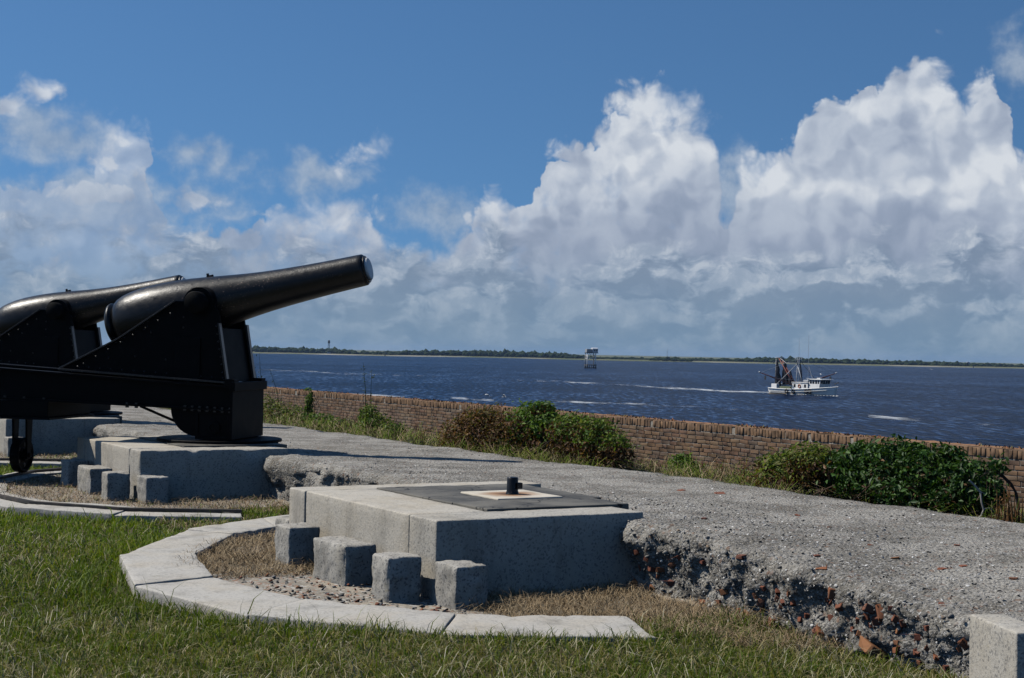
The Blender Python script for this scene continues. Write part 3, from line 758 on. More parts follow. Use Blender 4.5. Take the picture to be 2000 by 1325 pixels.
# shell chips: thin curved flakes
def chips(name, idx, smin, smax, parent, seed, lift=0.004):
    rg = np.random.default_rng(seed); n = len(idx); s = smin + (smax - smin) * rg.random(n) ** 2.5
    a = rg.uniform(0, 6.28, n); N = NW[idx] + rg.normal(0, 0.45, (n, 3)); N /= np.linalg.norm(N, axis=1)[:, None]
    t = np.column_stack([np.cos(a), np.sin(a), rg.normal(0, .2, n)]); t -= N * np.sum(t * N, 1)[:, None]; t /= np.linalg.norm(t, axis=1)[:, None]; b = np.cross(N, t)
    c = TW[idx] + NW[idx] * lift + rg.normal(0, 0.012, (n, 3)) * (1 - np.abs(NW[idx])); asp = rg.uniform(0.45, 0.9, n)
    prof = [(1, 0, 0), (0.5, 0.85, -.1), (-0.55, 0.8, -.12), (-1, 0.05, 0), (-0.45, -0.8, -.1), (0.6, -0.75, -.1), (0, 0, 0.28)]
    Vs = np.stack([c + (t * x + b * (y * asp)[:, None] if False else t * x + b * y * asp[:, None] + N * z) * s[:, None] for (x, y, z) in prof], 1)
    base = np.arange(n)[:, None] * 7
    Fs = np.concatenate([np.stack([base[:, 0] + k, base[:, 0] + (k + 1) % 6, base[:, 0] + 6], 1) for k in range(6)])
    return link(name, np_mesh(name, Vs.reshape(-1, 3) - np.array(parent.location), None, Fs), M_SHELL, parent)
tag(chips('shell_chips', np.concatenate([rg.choice(topn, 9000), rg.choice(topf, 3000), rg.choice(face, 4500)]), 0.003, 0.014, tabby, 2), kind='stuff')
# brick fragments one can pick out
def frag_mesh(seed):
    rg = np.random.default_rng(seed); bm = bmesh.new()
    for i in (-1, 1):
        for j in (-1, 1):
            for k in (-1, 1):
                for _ in range(2 if rg.random() < 0.5 else 1): bm.verts.new(tuple(np.array((i, j, k)) * 0.5 * (1 - rg.uniform(0, 0.32, 3))))
    bmesh.ops.convex_hull(bm, input=bm.verts); bmesh.ops.bevel(bm, geom=bm.edges, offset=0.05, segments=1, affect='EDGES')
    m = bpy.data.meshes.new('brick_fragment'); bm.to_mesh(m); bm.free(); m.materials.append(M_BRED); return m
FM = [frag_mesh(i) for i in range(6)]
FR = [(1627,1158,19,18),(1617,1173,10,8),(1623,1176,6,13),(1641,1187,13,16),(1697,1190,20,12),(1722,1200,22,26),(1711,1213,18,18),(1692,1203,14,12),(1750,1213,16,11),(1764,1217,12,12),
      (1812,1225,15,8),(1607,1236,26,8),(1705,1271,50,17),(1849,1311,16,16),(1795,1243,18,10),(1882,1258,18,14),(1310,1101,9,15),(1288,1115,16,8),(1285,1123,9,9),(1373,1099,14,8),
      (1327,1087,12,8),(1373,1177,17,13),(1275,1180,14,10),(1312,1183,17,9),(1442,1196,13,14),(1457,1199,13,14),(1508,1216,17,14),(1542,1164,13,9),(1353,1203,10,8),(1222,1112,7,11),(1517,1157,10,10),(1530,1178,11,9),
      (1414,1155,14,10),(1262,1090,9,10),(1245,1078,9,8),(1840,1180,11,6),(1490,1150,9,8),(1575,1205,12,9),(1668,1228,10,8),(1740,1185,9,8)]
TOPF = [(1447,1086,18,6),(1601,1110,20,7),(1597,1088,11,4),(1375,1014,10,4),(1557,1006,9,4),(1748,1092,14,5),(1840,1110,16,5),(1868,1066,10,4),(1980,1132,16,6),(1882,1108,13,5),(1620,1030,9,4),(1700,1066,9,4),(1330,960,14,3),(1405,963,18,3)]
rg = np.random.default_rng(5)
for _ in range(34):
    xx = rg.uniform(1240, 1880); FR.append((xx, 0.232 * (xx - 1260) + 1172 - rg.uniform(2, 62), rg.uniform(8, 15), rg.uniform(7, 12)))
def nearest_tab(x, y):
    d = ray(x, y); D = np.array(d); r = TW - np.array(EYE); t = r @ D
    perp = np.linalg.norm(r - t[:, None] * D, axis=1); i = np.argmin(perp + 0.004 * np.maximum(t - t[np.argmin(perp)], 0)); return i, t[i]
for n_, (x, y, w, h) in enumerate(FR + TOPF):
    i, t = nearest_tab(x, y); s = t / F; o = bpy.data.objects.new('brick_fragment', FM[n_ % 6])
    top = n_ >= len(FR)
    o.parent = tabby; o.location = TW[i] + NW[i] * (-0.24 * h * s if not top else -0.006) - off
    o.rotation_euler = (rg.normal(0, 0.25), rg.normal(0, 0.35), rg.uniform(-0.6, 0.6)) if not top else (rg.normal(0, .1), rg.normal(0, .1), rg.uniform(0, 3))
    sx = w * s * 1.25; sz = h * s * 1.3
    o.scale = (sx, max(sx, sz) * 0.9, sz) if not top else (sx, sx * 0.9, 0.03)
    COL.objects.link(o)
# rubble lying inside the near kerb
u_, v_ = rg.uniform(-1.2, 2.4, 1400), rg.uniform(-1.35, -0.02, 1400)
keep = np.hypot(u_ - PU, v_ - PV) < R_IN - 0.06
keep &= (u_ < 1.7 + rg.normal(0, .3, 1400))
u_, v_ = u_[keep], v_[keep]
RB = np.column_stack([O.x + EU.x * u_ + EV.x * v_, O.y + EU.y * u_ + EV.y * v_, np.full(len(u_), 0.02)])
sp = rg.random(len(u_)) < 0.22
tag(scatter_lumps('shell_rubble', np.where(~sp)[0], 0.006, 0.030, 0.35, M_STONE, None, 8, 0.4, None, RB), 'grey shell and pebble rubble strewn before the empty platform', 'rubble', kind='stuff')
tag(scatter_lumps('brick_rubble', np.where(sp)[0], 0.008, 0.034, 0.35, M_BRED, None, 9, 0.4, None, RB), 'small red brick chips strewn before the empty platform', 'rubble', kind='stuff')

# ------------------------------------------------------------------ outer brick wall
WV, WZ, WT = 10.1, 0.69, 0.62
wall = empty('brick_wall', fort(0, WV, 0), RZ_UV); tag(wall, 'weathered brown brick wall with upright coping bricks along the water', 'wall')
def to_px(p):
    r = CAMR.transposed() @ (Vector(p) - EYE); return 1000 + F * r.x / -r.z, 662.5 - F * r.y / -r.z
core = MB().box2((0.0075, -12, -0.9), (WT, 60, WZ - 0.02)); core.build('mortar_core', M_MORTAR, wall)
rg = np.random.default_rng(21); rnd = random.Random(4)
def brick_mesh(L, h, dpt, seed, m, name='brick'):
    V, Q = rounded_grid((dpt, L, h), 1.0, 0.006); r = np.random.default_rng(seed); V = V + r.normal(0, 0.0014, V.shape)
    me = np_mesh(name, V, Q, smooth=True); me.materials.append(m); return me
BM = {('s', i): brick_mesh(0.212, 0.057, 0.1, i, M_BRICK) for i in range(5)}
BM.update({('h', i): brick_mesh(0.102, 0.057, 0.1, 50 + i, M_BRICK) for i in range(4)})
CM = [brick_mesh(0.062, 0.108, 0.21, 80 + i, M_COPE, 'coping_brick') for i in range(5)]
bricks = []; JT = 0.009
nC = 16
for c in range(nC):
    z = WZ - 0.120 - 0.033 - c * 0.066
    u = -3.0 + rg.uniform(0, 0.2)
    while u < 31:
        kd = 'h' if rg.random() < (0.6 if c % 5 == 2 else 0.16) else 's'; L = 0.212 if kd == 's' else 0.102
        bricks.append((u + L / 2, z + rg.normal(0, 0.0025), kd, rg.normal(0, 0.0016), rg.integers(0, 4))); u += L + JT + rg.uniform(-0.002, 0.004)
scored = []
for b in bricks:
    x, y = to_px(fort(b[0], WV, b[1]))
    ylim = 0.1117 * (x - 800) + 862 - 18
    vis = (y < ylim) and x < 2010 and not (1560 < x < 1900 and y > 0.094 * (x - 1460) + 872)
    scored.append((vis, -b[0]))
order = sorted(range(len(bricks)), key=lambda i: (not scored[i][0], -scored[i][1])); solo = set(order[:300])
joinV = []; joinF = []; cnt = 0
def mesh_np(me):
    v = np.zeros(len(me.vertices) * 3); me.vertices.foreach_get('co', v); f = np.zeros(len(me.loops), int); me.loops.foreach_get('vertex_index', f); return v.reshape(-1, 3), f.reshape(-1, 4)
MN = {k: mesh_np(m) for k, m in BM.items()}; CN = [mesh_np(m) for m in CM]
for i, (u, z, kd, dx, vi) in enumerate(bricks):
    if i in solo:
        o = bpy.data.objects.new('brick', BM[(kd, vi)]); o.parent = wall; o.location = (0.05 + dx, u, z); o.rotation_euler = (rnd.gauss(0, 0.012), 0, rnd.gauss(0, 0.02)); COL.objects.link(o)
    else:
        v, f = MN[(kd, vi)]; joinV.append(v + (0.05 + dx, u, z)); joinF.append(f + cnt); cnt += len(v)
tag(link('far_bricks', np_mesh('far_bricks', np.concatenate(joinV), np.concatenate(joinF), smooth=True), M_BRICK, wall), kind='stuff')
joinV = []; joinF = []; cnt = 0; u = -3.0; nsolo = 0
while u < 33:
    if rg.random() < 0.03: u += 0.07; continue
    dx = rg.normal(0, 0.004) - 0.004; dz = rg.normal(0, 0.0025); vi = rg.integers(0, 5); x, y = to_px(fort(u, WV, WZ))
    if x < 2015 and x > 1180:
        o = bpy.data.objects.new('coping_brick', CM[vi]); o.parent = wall; o.location = (0.105 + dx, u, WZ - 0.054 + dz); o.rotation_euler = (rnd.gauss(0, 0.05), 0, rnd.gauss(0, 0.03)); COL.objects.link(o); nsolo += 1
    else:
        v, f = CN[vi]; joinV.append(v + (0.105 + dx, u, WZ - 0.054 + dz)); joinF.append(f + cnt); cnt += len(v)
    u += 0.072 + rg.uniform(-0.002, 0.006)
tag(link('far_coping_bricks', np_mesh('far_coping_bricks', np.concatenate(joinV), np.concatenate(joinF), smooth=True), M_COPE, wall), kind='stuff')
# crumbling flat top of the wall
tu, tv = np.meshgrid(np.arange(-12, 40, 0.08), np.linspace(0.19, WT + 0.02, 8), indexing='ij')
tz = WZ - 0.012 + 0.022 * fbm(np.stack([tu, tv, 0 * tu], -1).reshape(-1, 3), 5.0, 4).reshape(tu.shape)
nb = tu.shape[1]; ii, jj = np.meshgrid(np.arange(tu.shape[0] - 1), np.arange(nb - 1), indexing='ij'); kk = (ii * nb + jj).ravel()
link('wall_top', np_mesh('wall_top', np.stack([tv, tu, tz], -1).reshape(-1, 3), np.stack([kk, kk + 1, kk + nb + 1, kk + nb], 1), smooth=True), M_WTOP, wall)
print('solo bricks', len(solo), 'coping', nsolo, 'all', len(bricks))

# ------------------------------------------------------------------ cannon
def make_cannon():
    e = empty('cannon')
    # ---- barrel
    el = math.radians(12.9); TC = Vector((-0.33, 0, 2.29))
    Mb = Matrix.Translation(TC) @ Matrix.Rotation(-el, 4, 'Y')
    R3 = Mb.to_3x3()
    def at(s, y=0, z=0): return Mb @ Vector((s, y, z))
    def lathe_b(prof, n=56): 
        b = MB(); vs = []
        for (x, r) in prof:
            for k in range(n):
                a = 2 * math.pi * k / n; vs.append(at(x, r * math.cos(a), r * math.sin(a)))
        fs = [(i * n + k, i * n + (k + 1) % n, (i + 1) * n + (k + 1) % n, (i + 1) * n + k) for i in range(len(prof) - 1) for k in range(n)]
        fs += [tuple(range(n - 1, -1, -1)), tuple((len(prof) - 1) * n + k for k in range(n))]
        return b.add(vs, fs)
    key = [(-1.06, 0.24), (-1.035, 0.285), (-1.0, 0.312), (-0.93, 0.342), (-0.82, 0.367), (-0.68, 0.386), (-0.52, 0.394), (-0.36, 0.391), (-0.2, 0.384), (0, 0.368), (0.2, 0.345), (0.4, 0.318), (0.57, 0.296),
           (0.75, 0.274), (0.95, 0.254), (1.2, 0.236), (1.45, 0.222), (1.75, 0.210), (2.0, 0.203), (2.18, 0.199), (2.225, 0.197), (2.237, 0.190), (2.237, 0.150)]
    barrel = lathe_b(key).build('barrel', M_IRON, e, True)
    m = barrel.data
    lathe_b([(-1.19, 0.05), (-1.185, 0.16), (-1.165, 0.235), (-1.14, 0.272), (-1.115, 0.283), (-1.095, 0.278), (-1.085, 0.255), (-1.06, 0.245)]).build('breech_hoop', M_IRON, barrel, True)
    lathe_b([(2.23, 0.172), (2.262, 0.172), (2.268, 0.166)], 40).build('muzzle_collar', M_IRON, barrel, False)
    lathe_b([(2.262, 0.142), (2.292, 0.140), (2.300, 0.128), (2.302, 0.05)], 40).build('muzzle_cap', M_CAP, barrel, False)
    for sy in (-1, 1):
        Mt = Matrix.Translation(at(0.19)) @ Matrix.Rotation(math.pi / 2 * sy, 4, 'Z')
        MB().lathe([(0.30, 0.20), (0.365, 0.165), (0.40, 0.150), (0.47, 0.146), (0.475, 0.135), (0.60, 0.134), (0.606, 0.128)], Mt, 40).build('trunnion', M_CARR if sy < 0 else M_IRON, barrel, True)
    sgt = MB(); q = at(0.24, 0, 0.335); sgt.box(q, (0.09, 0.03, 0.05), R3); sgt.box(at(0.215, 0, 0.37), (0.03, 0.03, 0.035), R3); sgt.build('sight', M_IRON, barrel, False, 0.004)
    # ---- upper carriage cheeks
    def rail_top(x): return 1.340 - 0.054 * (x - 0.02)
    prof = [(0.275, rail_top(0.275) + 0.012), (0.15, 2.08), (0.125, 2.22), (0.06, 2.30), (-0.04, 2.335), (-0.33, 2.345), (-0.43, 2.345), (-1.16, 1.865), (-1.93, 1.385 + 0.09), (-1.93, rail_top(-1.93) + 0.012)]
    for sy in (-1, 1):
        y0, y1 = (0.435, 0.475) if sy > 0 else (-0.475, -0.435)
        ck = MB().prism(prof, y0, y1).build('cheek', M_CARR, e)
        yo = 0.475 * sy; yf = 0.56 * sy
        # flange along the front edge and base angle iron
        fb = MB()
        def strip(a, b, w, th):
            a = Vector((a[0], 0, a[1])); b = Vector((b[0], 0, b[1])); dd = b - a; L = dd.length; ang = math.atan2(dd.z, dd.x)
            fb.box(((a.x + b.x) / 2, (yo + yf) / 2, (a.z + b.z) / 2), (L, abs(yf - yo) * w, th), Matrix.Rotation(-ang, 3, 'Y'))
        strip(prof[0], prof[1], 1.0, 0.022); strip(prof[7], prof[6], 0.5, 0.02); strip(prof[8], prof[7], 0.5, 0.02)
        strip((-1.93, rail_top(-1.93) + 0.024), (0.275, rail_top(0.275) + 0.024), 1.0, 0.024)
        fb.build('flange', M_EDGE, ck, False, 0.003)
        rv = MB(); rn = random.Random(2)
        def rivet(x, z, r=0.013): rv.lathe([(0.0, r), (0.006, r * 0.8), (0.011, 0.002)], Matrix.Translation((x, yo, z)) @ Matrix.Rotation(math.pi / 2 * sy, 4, 'Z'), 8)
        for t in np.linspace(0.06, 0.95, 8): rivet(prof[0][0] * (1 - t) + prof[1][0] * t - 0.06, prof[0][1] * (1 - t) + prof[1][1] * t)
        for x in np.linspace(-1.85, 0.2, 15): rivet(x, rail_top(x) + 0.075)
        for t in np.linspace(0.03, 0.95, 9): rivet(-1.9 * (1 - t) + -0.5 * t + 0.07, 1.49 * (1 - t) + 2.29 * t - 0.06)
        for z in np.linspace(1.5, 2.15, 6): rivet(-0.33, z); 
        for a in np.linspace(0, 6.28, 7)[:-1]: rivet(-0.26 + 0.1 * math.cos(a), 1.55 + 0.1 * math.sin(a))
        for (x, z) in ((-0.75, 1.95), (-0.95, 1.65), (-0.55, 1.62), (-1.3, 1.62)): rivet(x, z)
        tag(rv.build('rivets', M_EDGE, ck, True), kind='stuff')
        # trunnion bed
        MB().lathe([(0.0, 0.19), (0.05, 0.19)], Matrix.Translation((at(0.19).x, 0.43 * sy, at(0.19).z)) @ Matrix.Rotation(math.pi / 2 * sy, 4, 'Z'), 32).build('trunnion_bed', M_CARR, ck)
        MB().box2((-0.1, yo, 1.33), (-0.42, yo + 0.02 * sy, 1.9)).build('stiffener', M_CARR, ck, False, 0.003)
    MB().prism([(0.24, rail_top(.24) + 0.03), (0.125, 2.02), (0.085, 2.02), (0.2, rail_top(.2) + 0.03)], -0.434, 0.434).build('front_transom', M_CARR, e)
    MB().prism([(-1.9, rail_top(-1.9) + 0.03), (-1.9, 1.5), (-1.2, 1.56), (-1.2, rail_top(-1.2) + 0.03)], -0.434, 0.434).build('rear_transom', M_CARR, e)
    MB().tube([(-0.75, 0, 1.50), (-1.02, 0, 1.92)], 0.045, 12).build('elevating_screw', M_CARR, e)
    # ---- chassis
    xr, xf = -4.3, 0.335
    def zt(x): return rail_top(x) - 0.012
    def zb(x): return 1.005 - 0.026 * (x - 0.18)
    for sy in (-1, 1):
        r = MB(); yc = 0.52 * sy
        r.prism([(xf, zb(xf)), (xf, zt(xf)), (xr, zt(xr)), (xr, zb(xr))], yc - 0.018, yc + 0.018)
        r.prism([(xf, zt(xf) - 0.026), (xf, zt(xf)), (xr, zt(xr)), (xr, zt(xr) - 0.026)], yc - 0.085, yc - 0.0185); r.prism([(xf, zt(xf) - 0.026), (xf, zt(xf)), (xr, zt(xr)), (xr, zt(xr) - 0.026)], yc + 0.0185, yc + 0.085)
        r.prism([(xf, zb(xf)), (xf, zb(xf) + 0.024), (xr, zb(xr) + 0.024), (xr, zb(xr))], yc - 0.085, yc - 0.0185); r.prism([(xf, zb(xf)), (xf, zb(xf) + 0.024), (xr, zb(xr) + 0.024), (xr, zb(xr))], yc + 0.0185, yc + 0.085)
        rl = r.build('chassis_rail', M_CARR, e, False, 0.002)
        b = MB()
        for x in list(np.linspace(-0.25, 0.33, 7)) + list(np.linspace(-3.4, -2.1, 6)) + [-1.0, -0.88]: b.box((x, yc + 0.05 * sy, zb(x) + 0.034), (0.03, 0.03, 0.02)); b.box((x, yc + 0.05 * sy, zb(x) - 0.010), (0.034, 0.034, 0.022))
        tag(b.build('bolts', M_EDGE, rl), kind='stuff')
        MB().box2((0.26, yc - 0.085, zt(.33) + 0.001), (0.39, yc + 0.085, zt(.33) + 0.085)).build('hurter', M_CARR, rl, False, 0.008)
    # front (pintle) transom
    H0 = PLAT_H + 0.062
    MB().box2((-0.11, -0.56, H0), (0.334, 0.56, zb(.1) - 0.004)).build('pintle_transom', M_CARR, e, False, 0.006)
    fr = MB(); ya, yb = -0.561, -0.577
    for (x0, x1, z0, z1) in ((-0.11, 0.334, H0, H0 + 0.035), (-0.11, 0.334, 0.965, 1.0), (-0.11, -0.075, H0 + 0.035, 0.965), (0.299, 0.334, H0 + 0.035, 0.965)): fr.box2((x0, ya, z0), (x1, yb, z1))
    fr.build('transom_frame', M_CARR, e, False, 0.003)
    MB().lathe([(0, 0.075), (0.03, 0.075), (0.034, 0.05), (0.022, 0.048), (0.022, 0.01)], Matrix.Translation((0.13, -0.561, 0.80)) @ Matrix.Rotation(-math.pi / 2, 4, 'Z'), 24).build('boss', M_CARR, e)
    MB().box2((0.338, -0.60, H0), (0.37, 0.60, zt(.38) + 0.03)).build('front_plate', M_CARR, e, False, 0.004)
    MB().box2((0.338, -0.63, zt(.38) - 0.06), (0.405, 0.63, zt(.38) + 0.05)).build('buffer_beam', M_CARR, e, False, 0.008)
    for sy in (-1, 1):
        arc = [(-0.114, H0 + 0.03)] + [(-0.114 - 0.34 * math.sin(t), H0 + 0.03 + 0.345 * (1 - math.cos(t))) for t in np.linspace(0.15, 1.57, 9)] + [(-0.114, zb(-.2) - 0.004)]
        MB().prism(arc, 0.50 * sy - 0.015, 0.50 * sy + 0.015).build('gusset', M_CARR, e)
        MB().tube([(-0.90, 0.40 * sy, zb(-.9) - 0.004), (-0.1, 0.33 * sy, H0 + 0.06)], 0.017, 8).build('tie_rod', M_CARR, e, True)
    # rear transom with traverse wheels
    MB().box2((-3.65, -0.62, 0.865), (-2.02, 0.62, zb(-2.8) - 0.012)).build('wheel_transom', M_CARR, e, False, 0.01)
    MB().box2((-3.68, -0.66, 0.835), (-1.98, 0.66, 0.864)).build('transom_plate', M_CARR, e, False, 0.006)
    for sy in (-1, 1):
        zc = KERB_Z - 0.045 + 0.032 + 0.232; yw = 0.56 * sy; xw = -2.95
        w = MB().lathe([(-0.075, 0.05), (-0.07, 0.075), (-0.03, 0.08), (-0.022, 0.10), (-0.022, 0.185), (-0.06, 0.20), (-0.062, 0.222), (-0.055, 0.232), (0.055, 0.232), (0.062, 0.222), (0.06, 0.20), (0.022, 0.185), (0.022, 0.10), (0.03, 0.08), (0.07, 0.075), (0.075, 0.05)],
                       Matrix.Translation((xw, yw, zc)), 40).build('traverse_wheel', M_CARR, e, False)
        hb = MB()
        for a in np.linspace(0, 6.28, 6)[:-1]:
            for sx in (-1, 1): hb.lathe([(0, 0.028), (0.006, 0.026), (0.008, 0.004)], Matrix.Translation((xw + 0.0225 * sx, yw + 0.142 * math.cos(a), zc + 0.142 * math.sin(a))) @ (Matrix.Rotation(0, 4, 'Z') if sx > 0 else Matrix.Rotation(math.pi, 4, 'Z')), 10)
        tag(hb.build('wheel_bolts', M_RAIL, w), kind='stuff')
        fk = MB()
        for sx in (-1, 1):
            fk.add([Vector((xw + sx * 0.095 + dx, yw + dy, z)) for dx in (-0.014, 0.014) for (dy, z) in ((-0.05, zc - 0.05), (0.05, zc - 0.05), (0.085, 0.834), (-0.085, 0.834))], [(0, 1, 2, 3), (7, 6, 5, 4), (0, 4, 5, 1), (1, 5, 6, 2), (2, 6, 7, 3), (3, 7, 4, 0)])
        fk.tube([(xw - 0.13, yw, zc), (xw + 0.13, yw, zc)], 0.032, 12)
        fk.build('wheel_fork', M_CARR, e, False, 0.003)
    return e
GUN_A = math.radians(-9.0)
cn = make_cannon(); c2 = copy_tree(cn)
for k, o, lab in ((1, cn, 'nearer black iron cannon with white capped muzzle over the water'), (2, c2, 'farther black iron cannon half hidden at the left edge')):
    p = pintle(k); o.location = (p.x, p.y, 0); o.rotation_euler = (0, 0, GUN_A); tag(o, lab, 'cannon', 'black cannons on the platforms')

HAZE = 0.00005
# ------------------------------------------------------------------ far shore
def f_land(T):
    p = pos(T); n = T.noise(p, 0.02, 5.0, 0.6); f = T.noise(T.v('MULTIPLY', p, (1, 0.3, 1)), 0.006, 4.0, 0.6)
    c = T.mix(T.ss(n, 0.4, 0.65), (0.10, 0.115, 0.055), (0.17, 0.155, 0.095))
    c = T.mix(T.m('MULTIPLY', T.ss(attr(T), 0.2, 0.8), T.ss(f, 0.48, 0.64)), c, (0.30, 0.275, 0.23))
    return bsdf(T, c, 0.95, 0.1)
M_LAND = mat('sand_and_marsh', f_land)
SHORE = [(-300, 674), (100, 683), (490, 690.5), (560, 691.5), (650, 693.5), (760, 696), (830, 697), (900, 698), (1000, 700), (1100, 702.5), (1160, 704), (1290, 706.5), (1400, 708.7), (1500, 711), (1640, 713.5), (1800, 716.8), (1900, 718.6), (2000, 720.5), (2300, 726.5)]
xs = np.linspace(-1500, 3500, 400)
sy = np.interp(xs, [a for a, b in SHORE], [b for a, b in SHORE]); sy = np.where(xs < -300, 674 - 0.0205 * (-300 - xs), sy); sy = np.where(xs > 2300, 726.5 + 0.02 * (xs - 2300), sy)
sp_ = np.array([at_z(x, y, WATER_Z + 0.02)[:] for x, y in zip(xs, sy)])
sp_[:, 1] = np.clip(sp_[:, 1], 1900, 2700); sp_[:, 1] += 14 * fbm(sp_, 0.012, 3)
V = []; C = []
for (dy, dz, c) in ((-6, -0.4, 1), (0, 0.1, 1), (26, 0.7, 1), (70, 1.1, 0.6), (110, 1.3, 0), (400, 1.8, 0), (6200, 2.0, 0)):
    q = sp_.copy(); q[:, 1] += dy; q[:, 2] += dz; q[:, 0] *= (q[:, 1] / (q[:, 1] - dy)); V.append(q); C.append(np.full((len(q), 3), c))
n = len(xs); Fq = [(r * n + i, r * n + i + 1, (r + 1) * n + i + 1, (r + 1) * n + i) for r in range(6) for i in range(n - 1)]
tag(link('far_shore', np_mesh('far_shore', np.concatenate(V), Fq, col=np.concatenate(C), smooth=True), M_LAND), 'low sandy far shore', None, kind='structure')
def f_wood(T):
    p = pos(T); n = T.noise(p, 0.35, 4.0, 0.65); i = island(T)
    c = T.mix(T.ss(n, 0.35, 0.65), (0.012, 0.021, 0.010), (0.032, 0.048, 0.018))
    return bsdf(T, T.mix(T.ss(i, 0, 1, 0, 0.4), c, (0.040, 0.052, 0.024)), 0.95, 0.05)
M_WOOD = mat('far_foliage', f_wood)
TOPS = [(-300, 663), (200, 674), (490, 677), (560, 679), (650, 681.5), (730, 688), (770, 686.5), (830, 684), (900, 684.5), (1000, 686), (1090, 689), (1130, 693), (1165, 700)]
TOPS2 = [(1100, 696), (1165, 697), (1290, 700.5), (1400, 701), (1480, 698.5), (1560, 699), (1640, 701.8), (1800, 706), (1900, 708.8), (2000, 712), (2300, 718)]
def wood(tops, depth, step, seed, name, label):
    rg = np.random.default_rng(seed); Vs = []; Fs = []; c = 0
    x = tops[0][0]
    while x < tops[-1][0]:
        yt = np.interp(x, [a for a, b in tops], [b for a, b in tops])
        ys = np.interp(x, [a for a, b in SHORE], [b for a, b in SHORE]); g = at_z(x, ys, WATER_Z)
        for row in range(3):
            Y = g.y + depth + 35 * row + rg.uniform(-20, 20); top = at_Y(x, yt, Y).z + rg.normal(-0.3, 0.9) - (2.0 if row == 0 else 0); z0 = WATER_Z + 1.2
            h = max(top - z0, 2.5); X = g.x * Y / g.y + rg.uniform(-4, 4); w = rg.uniform(3.5, 6.5) * Y / 2300
            v = IV * (1 + rg.normal(0, 0.17, (len(IV), 1))) * np.array([w, w, h * 0.56]) + np.array([X, Y, z0 + h * 0.47]); Vs.append(v); Fs.append(IF + c); c += len(IV)
        x += step * rg.uniform(0.6, 1.4)
    o = link(name, np_mesh(name, np.concatenate(Vs), None, np.concatenate(Fs), smooth=False), M_WOOD); tag(o, label, 'wood', kind='stuff')
wood(TOPS, 110, 5.0, 31, 'far_wood', 'dark green wood along the far shore left of the river tower')
wood(TOPS2, 170, 4.5, 32, 'far_wood', 'hazy wood along the far shore behind the fishing boat')
wood([(1272, 700), (1300, 697.5), (1345, 702)], 40, 4, 33, 'islet_scrub', 'dark scrub clump on the sandy spit right of the river tower')
wood([(1318, 703), (1340, 701), (1352, 703)], 30, 4, 34, 'islet_scrub', 'small low scrub at the right end of the sandy spit')

# ------------------------------------------------------------------ foam streaks on the water
def f_foam(T):
    p = pos(T); a = T.sep(attr(T))[0]
    n = T.noise(T.v('MULTIPLY', p, (0.30, 0.10, 1)), 1.0, 4.0, 0.65); b = T.noise(T.v('MULTIPLY', p, (0.03, 0.03, 1)), 1.0, 2.0, 0.5)
    al = T.ss(T.m('ADD', n, T.m('ADD', T.m('MULTIPLY', a, 0.36), T.m('MULTIPLY', T.m('SUBTRACT', b, 0.5), 0.5))), 0.66, 1.02, 0, 0.8)
    d = bsdf(T, (0.62, 0.66, 0.70), 0.9, 0.1); t = T.n.new('ShaderNodeBsdfTransparent'); m = T.n.new('ShaderNodeMixShader')
    T.l.new(al, m.inputs[0]); T.l.new(t.outputs[0], m.inputs[1]); T.l.new(d, m.inputs[2]); return m.outputs[0]
M_FOAM = mat('foam', f_foam)
FOAM = [([(1514, 768), (1460, 766), (1390, 763), (1300, 757), (1210, 752), (1120, 747), (1020, 742.5), (930, 738)], [.95, .85, .7, .6, .5, .45, .4, .2], 1.5, 'white wake trailing behind the fishing boat'),
        ([(1075, 783), (1130, 785.5), (1200, 787.5), (1280, 791), (1380, 796.5), (1475, 801)], [.4, .65, .65, .6, .55, .2], 1.8, 'long foam streak on the water behind the middle bush'),
        ([(615, 766), (660, 769), (720, 772), (790, 775.5)], [.5, 1, 1, .6], 1.8, 'bright foam streak just above the wall near the cannon'),
        ([(870, 776), (910, 778.5), (965, 782)], [.3, .9, .5], 2.0, 'short foam streak above the wall left of the middle bush'),
        ([(1695, 812), (1735, 817), (1800, 822)], [.35, .75, .25], 3.2, 'broken foam patch on the water above the dark laurel'),
        ([(1885, 826), (1925, 829), (1980, 832)], [.2, .6, .2], 2.0, 'faint foam streak at the right edge of the water'),
        ([(500, 722), (600, 726), (720, 731), (860, 736)], [.5, .6, .55, .3], 1.6, 'faint foam line across the water right of the cannon')]
for pts, st, wd, lab in FOAM:
    st = [b for a, b in sorted(zip([p_[0] for p_ in pts], st))]; pts = sorted(pts)
    px_ = np.linspace(pts[0][0], pts[-1][0], 60); py_ = np.interp(px_, [a for a, b in pts], [b for a, b in pts]) + 0.5 * np.sin(px_ * 0.05); ss_ = np.interp(px_, [a for a, b in pts], st)
    V = []; C = []
    for k, dy in enumerate((-1.5, -0.6, 0.6, 1.5)):
        for x, y, s in zip(px_, py_, ss_):
            p = at_z(x, y + dy * wd, WATER_Z + 0.04); V.append(p[:]); e_ = s if k in (1, 2) else 0.0; C.append((e_, e_, e_))
    n = 60; Fq = [(r * n + i, r * n + i + 1, (r + 1) * n + i + 1, (r + 1) * n + i) for r in range(3) for i in range(n - 1)]
    tag(link('foam', np_mesh('foam', V, Fq, col=C), M_FOAM), lab, 'foam', kind='stuff')

